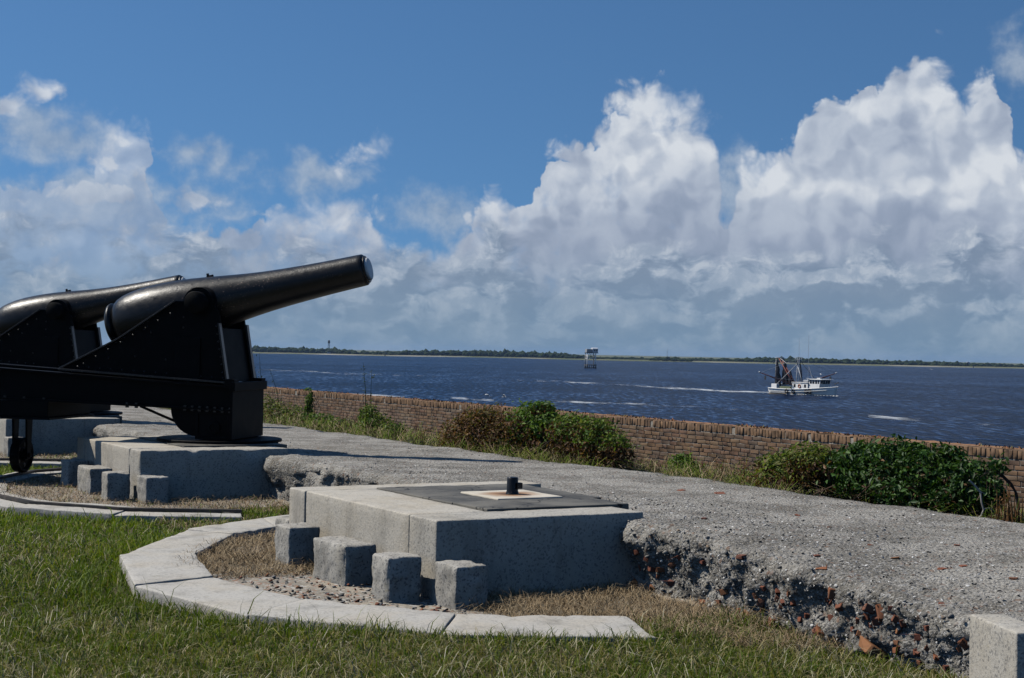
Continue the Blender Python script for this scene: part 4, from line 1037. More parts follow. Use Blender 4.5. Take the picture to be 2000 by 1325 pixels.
# ------------------------------------------------------------------ fishing boat
M_BW = flat('boat_white', (0.92, 0.92, 0.90), 0.5, 0.12, scale=1.2, dirt=(0.42, 0.34, 0.24)); M_BRUST = flat('boat_rust_red', (0.26, 0.075, 0.05), 0.7, 0.4); M_BDK = flat('boat_dark', (0.03, 0.032, 0.036), 0.6, 0.2)
M_BOOT = flat('boot_top', (0.33, 0.24, 0.14), 0.7, 0.5, scale=2.0); M_STEEL = flat('boat_galvanised', (0.52, 0.53, 0.54), 0.5, 0.2); M_NET = flat('net', (0.016, 0.018, 0.026), 0.95, 0.3, dirt=(0.03, 0.03, 0.04)); M_GLASS = flat('boat_glass', (0.015, 0.018, 0.022), 0.12, 0.05)
M_ORNG = flat('life_ring', (0.55, 0.17, 0.05), 0.6, 0.1); M_GREEN = flat('green_netting', (0.10, 0.13, 0.07), 0.8, 0.3); M_RUB = flat('rubber', (0.012, 0.012, 0.012), 0.8, 0.1)
bp = at_z(1571, 771.5, WATER_Z)
boat = empty('fishing_boat', (bp.x, bp.y, WATER_Z), math.radians(-55)); boat.scale = (1.05, 1.05, 1.10); tag(boat, 'white shrimp boat with hanging dark nets and red outrigger booms on the river', 'fishing boat')
def hull_mesh():
    xs = np.linspace(-9.6, 9.9, 27); V = []; 
    for x in xs:
        t = (x + 9.6) / 19.5
        bw = 2.75 * (1 - max(0, (t - 0.52) / 0.48) ** 2.3) * (0.93 + 0.07 * min(1, t * 4)); sheer = 1.15 + 0.25 * (1 - t) ** 2 * 0.6 + 1.75 * max(0, t - 0.30) ** 1.7
        kb = bw * (0.86 - 0.45 * max(0, t - 0.45)); xo = 0.0
        for (yf, zf, rake) in ((0.0, -0.9, 0), (kb / 2.75 * 0.8, -0.7, 0), (kb / 2.75, 0.25, 0.25), (0.5 * (kb + bw) / 2.75, 0.25 + 0.55 * (sheer - 0.25), 0.55), (bw / 2.75, sheer, 0.95)):
            V.append((x + (rake * 0.9 if t > 0.9 else rake * 0.9 * max(0, t - 0.5) * 2), -yf * 2.75, zf))
    m = 5; Fq = []
    for i in range(len(xs) - 1):
        for j in range(m - 1): Fq.append((i * m + j, (i + 1) * m + j, (i + 1) * m + j + 1, i * m + j + 1))
    n0 = len(V); V2 = [(a, -b, c) for a, b, c in V]; Fq += [tuple(reversed([n0 + q for q in f])) for f in Fq]
    Fq.append(tuple(list(range(m)) + [n0 + j for j in range(m - 1, 0, -1)]))
    return V + V2, Fq, V
HV, HF, HS = hull_mesh()
hb = MB().add(HV, HF); hull = hb.build('hull', M_BW, boat, True); sol = hull.modifiers.new('s', 'SOLIDIFY'); sol.thickness = 0.12
boot = MB()
for i in range(26):
    a = HS[i * 5 + 2]; b = HS[(i + 1) * 5 + 2]
    for s in (1, -1): boot.add([(a[0], s * (a[1] - 0.03), -0.05), (b[0], s * (b[1] - 0.03), -0.05), (b[0], s * (b[1] - 0.04), 0.26), (a[0], s * (a[1] - 0.04), 0.26)], [(0, 1, 2, 3)])
boot.build('boot_stripe', M_BOOT, hull)
rail = MB()
for s in (1, -1): rail.tube([(HS[i * 5 + 4][0], s * HS[i * 5 + 4][1], HS[i * 5 + 4][2]) for i in range(27)], 0.09, 6)
rail.tube([(HS[4][0], HS[4][1], HS[4][2]), (HS[4][0], -HS[4][1], HS[4][2])], 0.09, 6)
for s in (1, -1): rail.tube([(HS[i * 5 + 4][0], s * (HS[i * 5 + 4][1] * 1.005), HS[i * 5 + 4][2] - 0.55) for i in range(0, 24)], 0.05, 5)
rail.build('rub_rail', M_BW, hull)
dk = MB()
for i in range(26):
    a, b = HS[i * 5 + 3], HS[(i + 1) * 5 + 3]; dk.add([(a[0], a[1], a[2]), (b[0], b[1], b[2]), (b[0], -b[1], b[2]), (a[0], -a[1], a[2])], [(0, 1, 2, 3)])
dk.build('deck', M_STEEL, boat)
hs = MB().box2((-2.2, -2.0, 0.7), (3.0, 2.0, 2.75)); hs.box2((-2.35, -2.15, 2.751), (3.1, 2.15, 2.86)); dhouse = hs.build('deck_house', M_BW, boat, False, 0.05)
for x in (-1.3, 2.1):
    MB().box((x, -2.01, 2.05), (0.62, 0.04, 0.72)).build('window', M_GLASS, dhouse)
MB().box((0.4, -2.01, 1.7), (0.75, 0.04, 1.75)).build('door', M_BW, dhouse, False, 0.02)
lr = MB(); lr.tube([(0.3 + 0.36 * math.cos(a), -2.09, 2.0 + 0.36 * math.sin(a)) for a in np.linspace(0, 6.283, 17)], 0.10, 6); lr.build('life_ring', M_ORNG, dhouse)
ph = MB().prism([(3.1, 0.9), (6.3, 1.2), (6.75, 3.55), (3.1, 3.55)], -1.75, 1.75); ph.box2((2.7, -2.05, 3.551), (7.45, 2.05, 3.70)); ph.box2((4.3, -0.4, 3.701), (5.4, 0.4, 3.95)); phouse = ph.build('pilot_house', M_BW, boat, False, 0.04)
for x in (3.7, 4.55, 5.4, 6.15): MB().box((x, -1.76, 3.02), (0.58 if x < 6 else 0.40, 0.04, 0.72)).build('window', M_GLASS, phouse)
for y in (-1.2, -0.4, 0.4, 1.2): MB().box((6.69, y, 3.02), (0.05, 0.62, 0.72), Matrix.Rotation(0.188, 3, 'Y')).build('window', M_GLASS, phouse)
MB().box2((-9.0, -2.1, 0.9), (-7.2, 2.1, 2.3)).build('stern_locker', M_BW, boat, False, 0.05)
MB().box2((-6.8, -1.7, 0.9), (-3.0, 1.7, 1.75)).build('net_pile', M_GREEN, boat, False, 0.25)
ms = MB(); ms.tube([(-2.3, 0.5, 0.9), (-2.1, 0.2, 8.2)], [0.14, 0.10], 8); ms.tube([(-2.3, -0.5, 0.9), (-2.1, -0.2, 8.2)], [0.14, 0.10], 8); ms.tube([(-2.1, -1.1, 7.9), (-2.1, 1.1, 7.9)], 0.08, 6); ms.tube([(-2.1, -1.1, 8.5), (-2.1, 1.1, 8.5)], 0.05, 6)
for y in (-1.1, -0.4, 0.4, 1.1): ms.tube([(-2.1, y, 6.7 if abs(y) < 1 else 7.4), (-2.1, y, 8.6)], 0.06, 6)
ms.build('mast', M_STEEL, boat, True)
MB().tube([(-2.2, 0, 5.6), (-1.4, -0.8, 6.2), (0.9, -1.7, 2.8)], 0.075, 6).build('mast_stay', M_STEEL, boat, True)
bo = MB(); bo.tube([(-2.4, 0.2, 1.6), (-8.4, 0.3, 8.3)], [0.13, 0.09], 8); bo.tube([(-2.4, -0.6, 1.6), (-8.2, -0.5, 8.2)], [0.13, 0.09], 8); bo.tube([(-6, .25, 5.6), (-6, -.55, 5.6)], 0.06, 6); bo.tube([(-4.4, .22, 3.8), (-4.4, -.6, 3.8)], 0.06, 6)
bo.build('lifting_boom', M_BRUST, boat, True)
tp = MB(); tp.tube([(-8.6, -1.2, 8.3), (-8.2, 1.0, 8.4)], 0.12, 6); tp.tube([(-8.4, 0.0, 8.3), (-6.3, 0.1, 7.1), (-2.2, 0, 7.2)], 0.06, 5); tp.tube([(-8.5, -1.1, 8.2), (-8.3, -1.6, 2.0)], 0.05, 5); tp.tube([(-2.2, -0.3, 7.0), (-7.8, -2.0, 1.9)], 0.075, 6); tp.build('boom_head', M_STEEL, boat, True)
for s, nm in ((1, 'port'), (-1, 'starboard')):
    a = Vector((-2.4, 1.0 * s, 1.9)); b = Vector((-2.0, 12.6 * s, 4.9)); ob = MB(); ob.tube([a, b], [0.14, 0.09], 6); ob.tube([a + Vector((0, 0.3 * s, 0.55)), b], [0.07, 0.06], 6)
    for t in np.linspace(0.05, 0.9, 9): p0 = a.lerp(b, t); ob.tube([p0, p0 + Vector((0, 0.25 * s, 0.55 * (1 - t)))], 0.045, 5)
    rg_o = ob.build('outrigger_boom', M_BRUST, boat, True)
    MB().tube([b, b + Vector((0.1, 0.5 * s, 0.18))], 0.16, 8).build('boom_tip', M_STEEL, rg_o, True)
    dd = MB(); dd.box(a.lerp(b, 0.86) + Vector((0, 0, -0.75)), (0.5, 0.12, 0.8)); dd.tube([a.lerp(b, 0.86), a.lerp(b, 0.86) + Vector((0, 0, -0.4))], 0.03, 4); dd.build('trawl_door', M_BDK, rg_o)
    MB().tube([b, (-2.1, 0.3 * s, 8.2)], 0.03, 4).build('topping_line', M_STEEL, rg_o)
    MB().tube([a.lerp(b, 0.6), (7.5, 0.4 * s, 2.9)], 0.022, 4).build('guy_line', M_STEEL, rg_o)
def net(x, y, z0, z1, w, seed):
    r = random.Random(seed); b = MB(); n = 9; rings = []
    for i in range(n):
        t = i / (n - 1); z = z1 + (z0 - z1) * t; rr = w * (0.16 + 0.84 * min(1, t * 1.5) * (1 - 0.25 * t))
        rings.append([(x + rr * (1 + r.uniform(-.25, .25)) * math.cos(a) + 0.5 * t, y + rr * 0.8 * (1 + r.uniform(-.25, .25)) * math.sin(a), z + r.uniform(-.1, .1)) for a in np.linspace(0, 6.283, 11)[:-1]])
    fs = [(i * 10 + k, i * 10 + (k + 1) % 10, i * 10 + 10 + (k + 1) % 10, i * 10 + 10 + k) for i in range(n - 1) for k in range(10)]
    b.add([p for q in rings for p in q], fs); return b
net(-8.3, -1.0, 1.9, 7.9, 0.95, 1).build('hanging_net', M_NET, boat); net(-7.0, 0.3, 2.2, 7.6, 1.15, 2).build('hanging_net', M_NET, boat); net(-5.2, 0.4, 2.0, 5.6, 0.7, 4).build('hanging_net', M_NET, boat); net(-1.6, 0.1, 3.0, 7.2, 0.35, 3).build('furled_net', M_NET, boat)
for x, h in ((-1.5, 13.0), (1.6, 13.6)): MB().tube([(x, -0.5, 2.8), (x, -0.5, h)], [0.05, 0.025], 5).build('antenna', M_STEEL, boat)
MB().tube([(3.4, -0.9, 3.7), (2.2, -0.9, 6.4)], 0.06, 5).build('spar', M_STEEL, boat)
MB().tube([(2.9, 0.4, 3.7), (-1.2, 0.2, 7.3)], 0.06, 5).build('back_spar', M_BDK, boat)
MB().box2((0.8, -1.3, 2.861), (2.4, 0.6, 3.4)).build('roof_gear', M_STEEL, boat, False, 0.08)
for x in (-3.2, -1.0, 2.9, 3.9):
    i = int(round((x + 9.6) / 19.5 * 26)); y = HS[i * 5 + 3][1] - 0.18; z = HS[i * 5 + 3][2] - 0.05
    MB().tube([(x + 0.42 * math.cos(a), y, z + 0.42 * math.sin(a)) for a in np.linspace(0, 6.283, 15)], 0.17, 7).build('tyre_fender', M_RUB, boat, True)
MB().tube([(9.6, 0, 2.7), (10.9, 0, 3.1)], 0.10, 6).build('bow_roller', M_BDK, boat)
bw = MB(); 
for i in range(8, 27):
    for s in (1, -1):
        p = HS[i * 5 + 2]; bw.tube([(p[0], s * p[1] * 1.0, 0.02), (p[0] + 0.8, s * (p[1] * 1.0 - 0.12), 0.06)], [0.16, 0.1], 5)
bw.build('bow_foam', flat('bow_foam_white', (0.66, 0.68, 0.7), 0.9, 0.2, dirt=(0.4, 0.36, 0.28)), boat, True)

# gulls
M_GULL = flat('gull_white', (0.72, 0.73, 0.74), 0.8, 0.1)
def gull_mesh(span, flap):
    b = MB(); b.lathe([(-0.28, 0.01), (-0.12, 0.05), (0.05, 0.075), (0.2, 0.05), (0.27, 0.045), (0.33, 0.01)], None, 8)
    for s in (1, -1): b.add([(0.12, 0.04 * s, 0.02), (-0.1, 0.04 * s, 0.02), (-0.06, span * 0.25 * s, flap * 0.5), (0.13, span * 0.25 * s, flap * 0.5), (-0.16, span * 0.5 * s, flap * 0.3), (0.0, 0.04 * s, 0.05), (0.05, span * .25 * s, flap * .5 + .03)], [(0, 1, 2, 3), (3, 2, 4), (0, 3, 6, 5), (1, 5, 6, 2), (3, 6, 4), (6, 2, 4)])
    return b.mesh('gull')
GM = [gull_mesh(1.5, 0.35), gull_mesh(1.5, -0.2), gull_mesh(1.4, 0.5)]
for i, (x, y, Y, lab) in enumerate([(1603, 732, 372, 'white gull gliding above the shrimp boat pilot house'), (1578, 739, 378, 'white gull low over the shrimp boat deck house'), (1556, 728, 380, 'gull among the rigging of the shrimp boat'),
                                    (1819, 722, 520, 'white gull over the water far right of the shrimp boat'), (951, 771, 200, 'small gull over the water left of the middle bush'), (985, 776, 190, 'small gull just above the middle bush')]):
    p = at_Y(x, y, Y); o = link('gull', GM[i % 3], M_GULL); o.location = p; o.rotation_euler = (0.2, 0, 0.6 * i); tag(o, lab, 'gull', 'gulls over the river')

# ------------------------------------------------------------------ river tower on piles
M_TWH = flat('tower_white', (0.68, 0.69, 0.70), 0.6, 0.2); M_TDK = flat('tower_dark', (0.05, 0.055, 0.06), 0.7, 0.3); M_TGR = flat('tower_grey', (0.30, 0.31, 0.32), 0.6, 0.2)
tpb = at_z(1153, 720, WATER_Z); tw = empty('river_tower', (tpb.x, tpb.y, WATER_Z), math.radians(12)); tag(tw, 'white steel platform tower on dark piles in the river', 'tower')
for (x, y) in ((-2.7, -2.5), (2.7, -2.5), (-2.7, 2.5), (2.7, 2.5)):
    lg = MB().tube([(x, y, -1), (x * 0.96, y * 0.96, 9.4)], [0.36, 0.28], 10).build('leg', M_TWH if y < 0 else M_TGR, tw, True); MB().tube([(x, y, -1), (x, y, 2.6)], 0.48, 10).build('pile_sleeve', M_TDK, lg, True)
fr = MB()
for y in (-2.5, 2.5):
    fr.tube([(-2.6, y, 6.2), (2.6, y, 6.2)], 0.2, 6); fr.tube([(-2.6, y, 6.2), (0, y, 9.3)], 0.14, 6); fr.tube([(2.6, y, 6.2), (0, y, 9.3)], 0.14, 6)
for x in (-2.6, 2.6): fr.tube([(x, -2.5, 6.2), (x, 2.5, 6.2)], 0.2, 6); fr.tube([(x, -2.5, 6.2), (x, 2.5, 9.3)], 0.14, 6)
tag(fr.build('bracing', M_TWH, tw, True), kind=None)
lowf = MB()
for y in (-2.5, 2.5):
    for z in (0.5, 2.2): lowf.tube([(-3.0, y, z), (3.0, y, z)], 0.28, 6)
for x in np.linspace(-2.6, 2.6, 5): lowf.tube([(x, -2.6, -0.5), (x, -2.6, 2.5)], 0.2, 6)
for x in (-2.9, 2.9): lowf.tube([(x, -2.5, 1.9), (x, 2.5, 1.9)], 0.28, 6)
lowf.build('fender_frame', M_TDK, tw, True)
MB().box2((-3.3, -3.0, 9.4), (4.2, 3.0, 9.75)).build('deck', M_TDK, tw)
hsT = MB().box2((0.6, -2.2, 9.751), (4.1, 2.2, 12.4)); hsT.lathe([(0.5, 2.25), (4.2, 2.25)], Matrix.Translation((0, 0, 11.4)) @ Matrix.Diagonal((1, 1, 0.62, 1)), 16); ho = hsT.build('cabin', M_TWH, tw, False, 0.05)
for x in (2.0, 3.3): MB().box((x, -2.27, 11.2), (0.75, 0.06, 1.1)).build('window', M_TDK, ho)
MB().box2((-3.0, -2.2, 9.751), (0.3, 2.2, 12.0)).build('equipment_box', M_TGR, tw, False, 0.2)
# lattice beacon, markers, masts, houses on the far shore
def far(x, y, Y): return at_Y(x, y, Y)
p = far(642, 692, 2215); bt = empty('lattice_tower', (p.x, p.y, p.z - 0.5)); tag(bt, 'thin dark lattice tower with tank on the far shore', 'tower')
lt = MB()
for (x, y) in ((-1.5, -1.5), (1.5, -1.5), (-1.5, 1.5), (1.5, 1.5)): lt.tube([(x, y, 0), (x * 0.55, y * 0.55, 16)], 0.22, 5)
for z0, z1 in ((0, 4), (4, 8), (8, 12), (12, 16)):
    for s in (1, -1): lt.tube([(-1.5 * s * (1 - z0 / 36), -1.5 * (1 - z0 / 36), z0), (1.5 * s * (1 - z1 / 36), -1.5 * (1 - z1 / 36), z1)], 0.13, 4)
lt.build('lattice', M_TDK, bt); MB().lathe([(16, 1.2), (16.4, 1.7), (20, 1.7), (20.8, 0.6)], Matrix.Rotation(-math.pi / 2, 3, 'Y'), 12).build('tank', M_TDK, bt, True)
MB().box2((-2.6, -1.8, 0), (2.6, 1.8, 3.6)).build('base_hut', M_TGR, bt)
for (x, y, Y, h, lab) in ((752, 697, 2050, 7.0, 'dark channel marker standing before the far shore'), (1511, 711.5, 2080, 4.0, 'dark channel marker left of the shrimp boat masts'), (1901, 718.5, 2100, 4.5, 'dark channel marker near the white house')):
    p = far(x, y, Y); cm = empty('channel_marker', (p.x, p.y, WATER_Z)); tag(cm, lab, 'channel marker', 'channel markers in the river'); MB().tube([(0, 0, -1), (0, 0, h)], [0.7, 0.4], 8).build('pile', M_TDK, cm); MB().box((0, 0, h - 1.2), (1.6, 0.2, 1.8)).build('dayboard', M_TDK, cm)
p = far(1303, 697, 3000); rm = empty('radio_mast', (p.x, p.y, WATER_Z)); tag(rm, 'thin radio mast rising behind the sandy spit', 'mast'); MB().tube([(0, 0, 0), (0, 0, 22)], [0.45, 0.25], 5).build('mast_tube', M_TGR, rm); MB().tube([(-6, 0, 0), (0, 0, 18), (6, 0, 0)], 0.08, 4).build('guy_wire', M_TGR, rm)
for (x, y, Y, w, h, lab) in ((1890, 713.5, 2330, 7.0, 4.5, 'white house among trees on the far shore at right'), (1203, 702, 2300, 3.0, 2.2, 'tiny white hut on the far shore by the river tower'), (1226, 704, 2290, 6.0, 2.2, 'low pale building on the sandy shore right of the river tower')):
    p = far(x, y, Y); hs_ = empty('shore_house', (p.x, p.y, p.z)); tag(hs_, lab, 'house', 'buildings on the far shore')
    MB().box2((-w / 2, -2, -1.5), (w / 2, 2, h * 0.7)).build('wall', M_TWH, hs_); MB().prism([(-w / 2 - .3, h * .7), (w / 2 + .3, h * .7), (0, h * 1.15)], -2.3, 2.3).build('roof', M_TGR, hs_)

# ------------------------------------------------------------------ plants
def spot(x, v):
    d = ray(x, 700); t = (v - (EYE - O).dot(EV)) / d.dot(EV); p = EYE + d * t; return Vector((p.x, p.y, 0.0))
def leaves_np(P, N, size, asp, rg, fold=0.25):
    n = len(P); t = rg.normal(size=(n, 3)); t -= N * np.sum(t * N, 1)[:, None]; t /= np.linalg.norm(t, axis=1)[:, None] + 1e-9; b = np.cross(N, t)
    s = size[:, None]; a = asp * s
    V = np.stack([P - t * s * 0.5, P + b * a * 0.5 + N * a * fold, P + t * s * 0.5 - N * s * 0.12, P - b * a * 0.5 + N * a * fold], 1).reshape(-1, 3)
    k = np.arange(n)[:, None] * 4; return V, np.concatenate([k + [0, 1, 2], k + [0, 2, 3]])
def shrub(name, label, x, v, lumps, n, lsize, pal, seed, group='shrubs between the parapet and the wall', brown_low=0.0, asp=0.45, m=None, twigs=40, bpal=((0.11, 0.055, 0.025), (0.16, 0.085, 0.035), (0.075, 0.040, 0.02))):
    """lumps: (px x, px y centre, rx px, ry px) at depth v"""
    rg = np.random.default_rng(seed); base = spot(x, v); zb_ = float(ground_z(np.array([uv_of(base)[0]]), np.array([v]))[0]); e = empty(name, (base.x, base.y, zb_)); tag(e, label, 'shrub', group); off = np.array(e.location)
    Ps = []; wts = np.array([l[2] * l[3] for l in lumps], float); wts /= wts.sum(); Ns = []; H = []; stems = []
    for l, w in zip(lumps, wts):
        vv = v + (l[4] if len(l) > 4 else 0); c = spot(l[0], vv); Y = c.y; z = at_Y(l[0], l[1], Y).z; rx = l[2] * Y / F * 1.08; rz_ = l[3] * Y / F
        k = int(n * w); d = rg.normal(size=(k, 3)); d /= np.linalg.norm(d, axis=1)[:, None]; r = rg.random(k) ** 0.42; r = np.where(rg.random(k) < 0.07, r * rg.uniform(1.05, 1.35, k), r)
        bmp = 1 + 0.32 * fbm(d * 1.7 + seed + l[0], 1.0, 3)[:, None] + rg.normal(0, 0.05, (k, 1))
        P = np.array([c.x, c.y, z]) + d * (r[:, None] * bmp) * np.array([rx, min(rx, 0.75), rz_]); ok = P[:, 2] > zb_ + 0.02
        Ps.append(P[ok]); nn = d * 0.5 + rg.normal(0, 0.6, (k, 3)) + np.array([0, 0, 0.5]); Ns.append((nn / np.linalg.norm(nn, axis=1)[:, None])[ok]); H.append(((P[:, 2] - z) / rz_)[ok])
        for _ in range(int(twigs * w) + 2):
            dd = rg.normal(size=3); dd /= np.linalg.norm(dd); stems.append((np.array([c.x + rg.normal(0, rx * .35), c.y + rg.normal(0, .2), zb_ - 0.02]), np.array([c.x, c.y, z]) + dd * np.array([rx, .6, rz_]) * rg.uniform(0.75, 1.25)))
    P = np.concatenate(Ps); N = np.concatenate(Ns); H = np.concatenate(H); k = len(P); sz = lsize * rg.uniform(0.35, 1.45, k) * (1 + 0.35 * fbm(P, 1.6, 2))
    V, Fc = leaves_np(P, N, sz, asp, rg); pal = np.array(pal); col = pal[rg.integers(0, len(pal), k)] * rg.uniform(0.7, 1.25, (k, 1))
    isb = rg.random(k) < brown_low * sstep(0.6, -0.5, H + 0.5 * fbm(P, 2.0, 2)); bp_ = np.array(bpal); col[isb] = (bp_[rg.integers(0, len(bp_), k)] * rg.uniform(0.7, 1.3, (k, 1)))[isb]
    link('foliage', np_mesh('foliage', V - off, None, Fc, np.repeat(col, 4, 0)), m or M_LEAF, e)
    tb = MB()
    for a, b in stems:
        a = a - off; b = b - off; mid = (a + b) / 2 + rg.normal(0, 0.07, 3); tb.tube([a, mid, b], [0.008, 0.006, 0.003], 4, tuple(np.array((0.075, 0.05, 0.035)) * rg.uniform(0.6, 1.6)))
    tb.build('stems', M_TWIG, e); return e
G1 = [(0.075, 0.145, 0.020), (0.10, 0.175, 0.028), (0.055, 0.11, 0.018), (0.125, 0.19, 0.035)]
G2 = [(0.14, 0.185, 0.035), (0.10, 0.15, 0.028), (0.18, 0.21, 0.05), (0.12, 0.125, 0.03)]
GD = [(0.030, 0.075, 0.014), (0.045, 0.105, 0.018), (0.022, 0.055, 0.012), (0.065, 0.125, 0.022)]
B1 = [(0.18, 0.085, 0.038), (0.13, 0.060, 0.028), (0.20, 0.125, 0.045), (0.15, 0.13, 0.045)]
shrub('dying_shrub', 'mostly brown dry shrub left of the green crown in the middle', 935, 5.5, [(930, 858, 64, 54), (965, 846, 54, 56), (900, 866, 42, 40), (945, 818, 46, 24), (985, 862, 46, 40)], 8500, 0.055, B1 + [(0.15, 0.075, 0.035), (0.11, 0.10, 0.04)], 1, brown_low=1.0)
shrub('green_shrub', 'bright green crowned shrub rising above the wall in the middle', 1050, 5.8, [(1045, 822, 52, 38), (1075, 845, 48, 40), (1035, 860, 50, 40), (1060, 800, 28, 18)], 6500, 0.065, G1, 2, brown_low=0.9)
shrub('mixed_shrub', 'half green half brown shrub right of the green crown', 1150, 5.5, [(1130, 858, 58, 48), (1175, 868, 50, 46), (1120, 832, 42, 26), (1205, 880, 36, 36), (1165, 838, 40, 24)], 6500, 0.055, G1 + G2, 3, brown_low=1.3)
shrub('wall_foot_shrub', 'small green shrub in tall grass at the foot of the wall', 1340, 7.0, [(1335, 908, 22, 24), (1350, 915, 18, 18)], 1100, 0.055, G1, 4)
shrub('yellowish_shrub', 'yellowish green shrub with brown base left of the dark laurel', 1560, 5.5, [(1530, 912, 50, 32), (1585, 902, 52, 36), (1560, 930, 70, 26), (1610, 915, 36, 36), (1500, 935, 34, 20)], 5200, 0.055, G2, 5, brown_low=1.1)
shrub('laurel_bush', 'large dark glossy green bush before the wall at right', 1790, 5.7, [(1690, 915, 62, 46), (1760, 910, 70, 52), (1830, 925, 72, 54), (1890, 945, 58, 52), (1720, 945, 80, 38), (1800, 960, 90, 38), (1870, 975, 70, 34), (1925, 968, 44, 38), (1790, 880, 26, 16), (1690, 880, 34, 16), (1860, 885, 22, 14), (1640, 930, 50, 38), (1650, 905, 36, 28)], 26000, 0.060, GD, 6, brown_low=0.12, m=M_GLOSS, twigs=90)
shrub('left_shrub', 'low green shrub beside the front of the nearer cannon', 560, 6.2, [(555, 808, 34, 24), (590, 815, 34, 20), (530, 802, 22, 28)], 2200, 0.06, G2 + [(0.16, 0.15, 0.10)], 7, brown_low=0.5)
shrub('left_shrub', 'low bright green shrub left of the dock seed stalks', 635, 6.0, [(625, 822, 40, 15), (665, 832, 30, 14), (605, 792, 9, 22), (608, 775, 5, 14)], 1900, 0.06, G1, 8)
shrub('left_shrub', 'round green shrub under the tall weed before the wall', 740, 5.9, [(735, 832, 34, 26), (770, 842, 28, 18), (722, 812, 18, 22)], 2600, 0.06, G1 + G2, 9)
shrub('wall_plant', 'tiny green plant rooted on the wall top', 602, 10.35, [(602, 764, 7, 7)], 120, 0.07, G1, 10, twigs=3)
# upright weeds and seed stalks
def weed(name, label, x, y0, y1, v, lean, leafn, col, seed, n=1, spread=0.1, lsize=0.05, group='tall weeds before the wall', sr=0.006):
    rg = np.random.default_rng(seed); b = spot(x, v); e = empty(name, (b.x, b.y, -0.32)); tag(e, label, 'weed', group)
    tb = MB(); PP = []
    for i in range(n):
        zt_ = at_Y(x, y1, b.y).z + 0.32; zt_ *= rg.uniform(0.72, 1.0) if i else 1.0; ox, oy = rg.normal(0, spread, 2) if i else (0, 0); lx = lean * b.y / F + rg.normal(0, 0.04)
        pts = [(ox, oy, 0), (ox + lx * .2, oy, zt_ * .4), (ox + lx * .55, oy, zt_ * .75), (ox + lx, oy, zt_)]; tb.tube(pts, [sr * 1.4, sr * 1.2, sr, sr * .5], 4, col[0])
        for _ in range(leafn):
            t = rg.uniform(0.15, 1) ** 0.8; PP.append((ox + lx * t * t + rg.normal(0, 0.025), oy + rg.normal(0, .025), zt_ * t))
    tb.build('stalk', M_TWIG, e)
    if PP:
        P = np.array(PP); N = rg.normal(size=P.shape); N /= np.linalg.norm(N, axis=1)[:, None]; V, Fc = leaves_np(P, N, lsize * rg.uniform(.6, 1.3, len(P)), 0.4, rg); c = np.array(col)[rg.integers(0, len(col), len(P))] * rg.uniform(.7, 1.3, (len(P), 1))
        link('leaves', np_mesh('leaves', V, None, Fc, np.repeat(c, 4, 0)), M_LEAF, e)
GW = ((0.07, 0.085, 0.03), (0.06, 0.09, 0.025), (0.10, 0.11, 0.045)); RW = ((0.17, 0.065, 0.03), (0.22, 0.09, 0.04), (0.13, 0.05, 0.03))
weed('tall_weed', 'tallest thin green weed standing against the water', 722, 830, 709, 6.0, -14, 26, GW, 1, 1)
weed('tall_weed', 'thin weed beside the tallest one with tufted top', 724, 830, 722, 6.0, 2, 18, GW, 2, 1)
weed('tall_weed', 'tall weed rising behind the front of the nearer cannon', 516, 800, 690, 6.3, -18, 30, GW, 3, 2, 0.05)
weed('tall_weed', 'bent weed against the wall right of the nearer cannon', 560, 810, 722, 6.3, -30, 30, GW, 4, 2, 0.06)
for i, (x, y1, lab, nn) in enumerate([(672, 802, 'reddish dock stalks between the two low green shrubs', 4), (694, 815, 'short reddish stalks before the wall near the round shrub', 4), (822, 828, 'rusty red dock stalks left of the brown shrub', 9), (1233, 855, 'rusty seed stalk right of the middle shrubs', 3), (1412, 878, 'thin red stalk in grass before the bare wall', 3), (1458, 880, 'red brown stalk left of the yellowish shrub', 4)]):
    weed('dock_stalk', lab, x, 0, y1, 5.6, rnd.uniform(-4, 4), 40, RW, 20 + i, nn, 0.07, 0.03, 'rusty dock stalks', 0.005)
# rust brown reed tuft and bent branches at the right edge
weed('brown_reed', 'rust brown dry reed tuft at the right edge', 1988, 0, 948, 5.0, -6, 6, ((0.20, 0.095, 0.035), (0.26, 0.13, 0.05), (0.14, 0.07, 0.03)), 40, 60, 0.07, 0.03, 'dry reeds')
b = spot(1985, 5.4); br = empty('bent_branch', (b.x, b.y, -0.3)); tag(br, 'bare dark branch arching over from the laurel at right', 'branch')
def pxrel(x, y, o): p = at_Y(x, y, o.location.y); return (p.x - o.location.x, 0.0, p.z - o.location.z)
tb = MB(); tb.tube([pxrel(*q, br) for q in ((1990, 1000), (1985, 965), (1975, 945), (1958, 928), (1942, 915), (1930, 920))], [.014, .012, .01, .008, .006, .004], 5, (0.035, 0.025, 0.02)); tb.tube([pxrel(*q, br) for q in ((1980, 955), (1962, 935), (1945, 922), (1925, 925), (1915, 932))], [.01, .008, .007, .005, .003], 5, (0.035, 0.025, 0.02)); tb.tube([pxrel(*q, br) for q in ((1962, 930), (1950, 932), (1946, 945), (1945, 955))], [.007, .005, .004, .003], 4, (0.035, 0.025, 0.02)); tb.build('limb', M_TWIG, br)
rg = np.random.default_rng(77); P = np.array([pxrel(1952 + rg.normal(0, 10), 912 + rg.normal(0, 6), br) for _ in range(60)]) + rg.normal(0, .04, (60, 3)); N = rg.normal(size=P.shape); N /= np.linalg.norm(N, axis=1)[:, None]; V, Fc = leaves_np(P, N, np.full(60, 0.075), 0.4, rg); link('leaves', np_mesh('leaves', V, None, Fc, np.repeat(np.array(GD)[rg.integers(0, 4, 60)], 4, 0)), M_GLOSS, br)
b = spot(1920, 4.9); dt = empty('dead_twig', (b.x, b.y, 0.3)); tag(dt, 'bleached dead twig lying in the front of the laurel', 'twig')
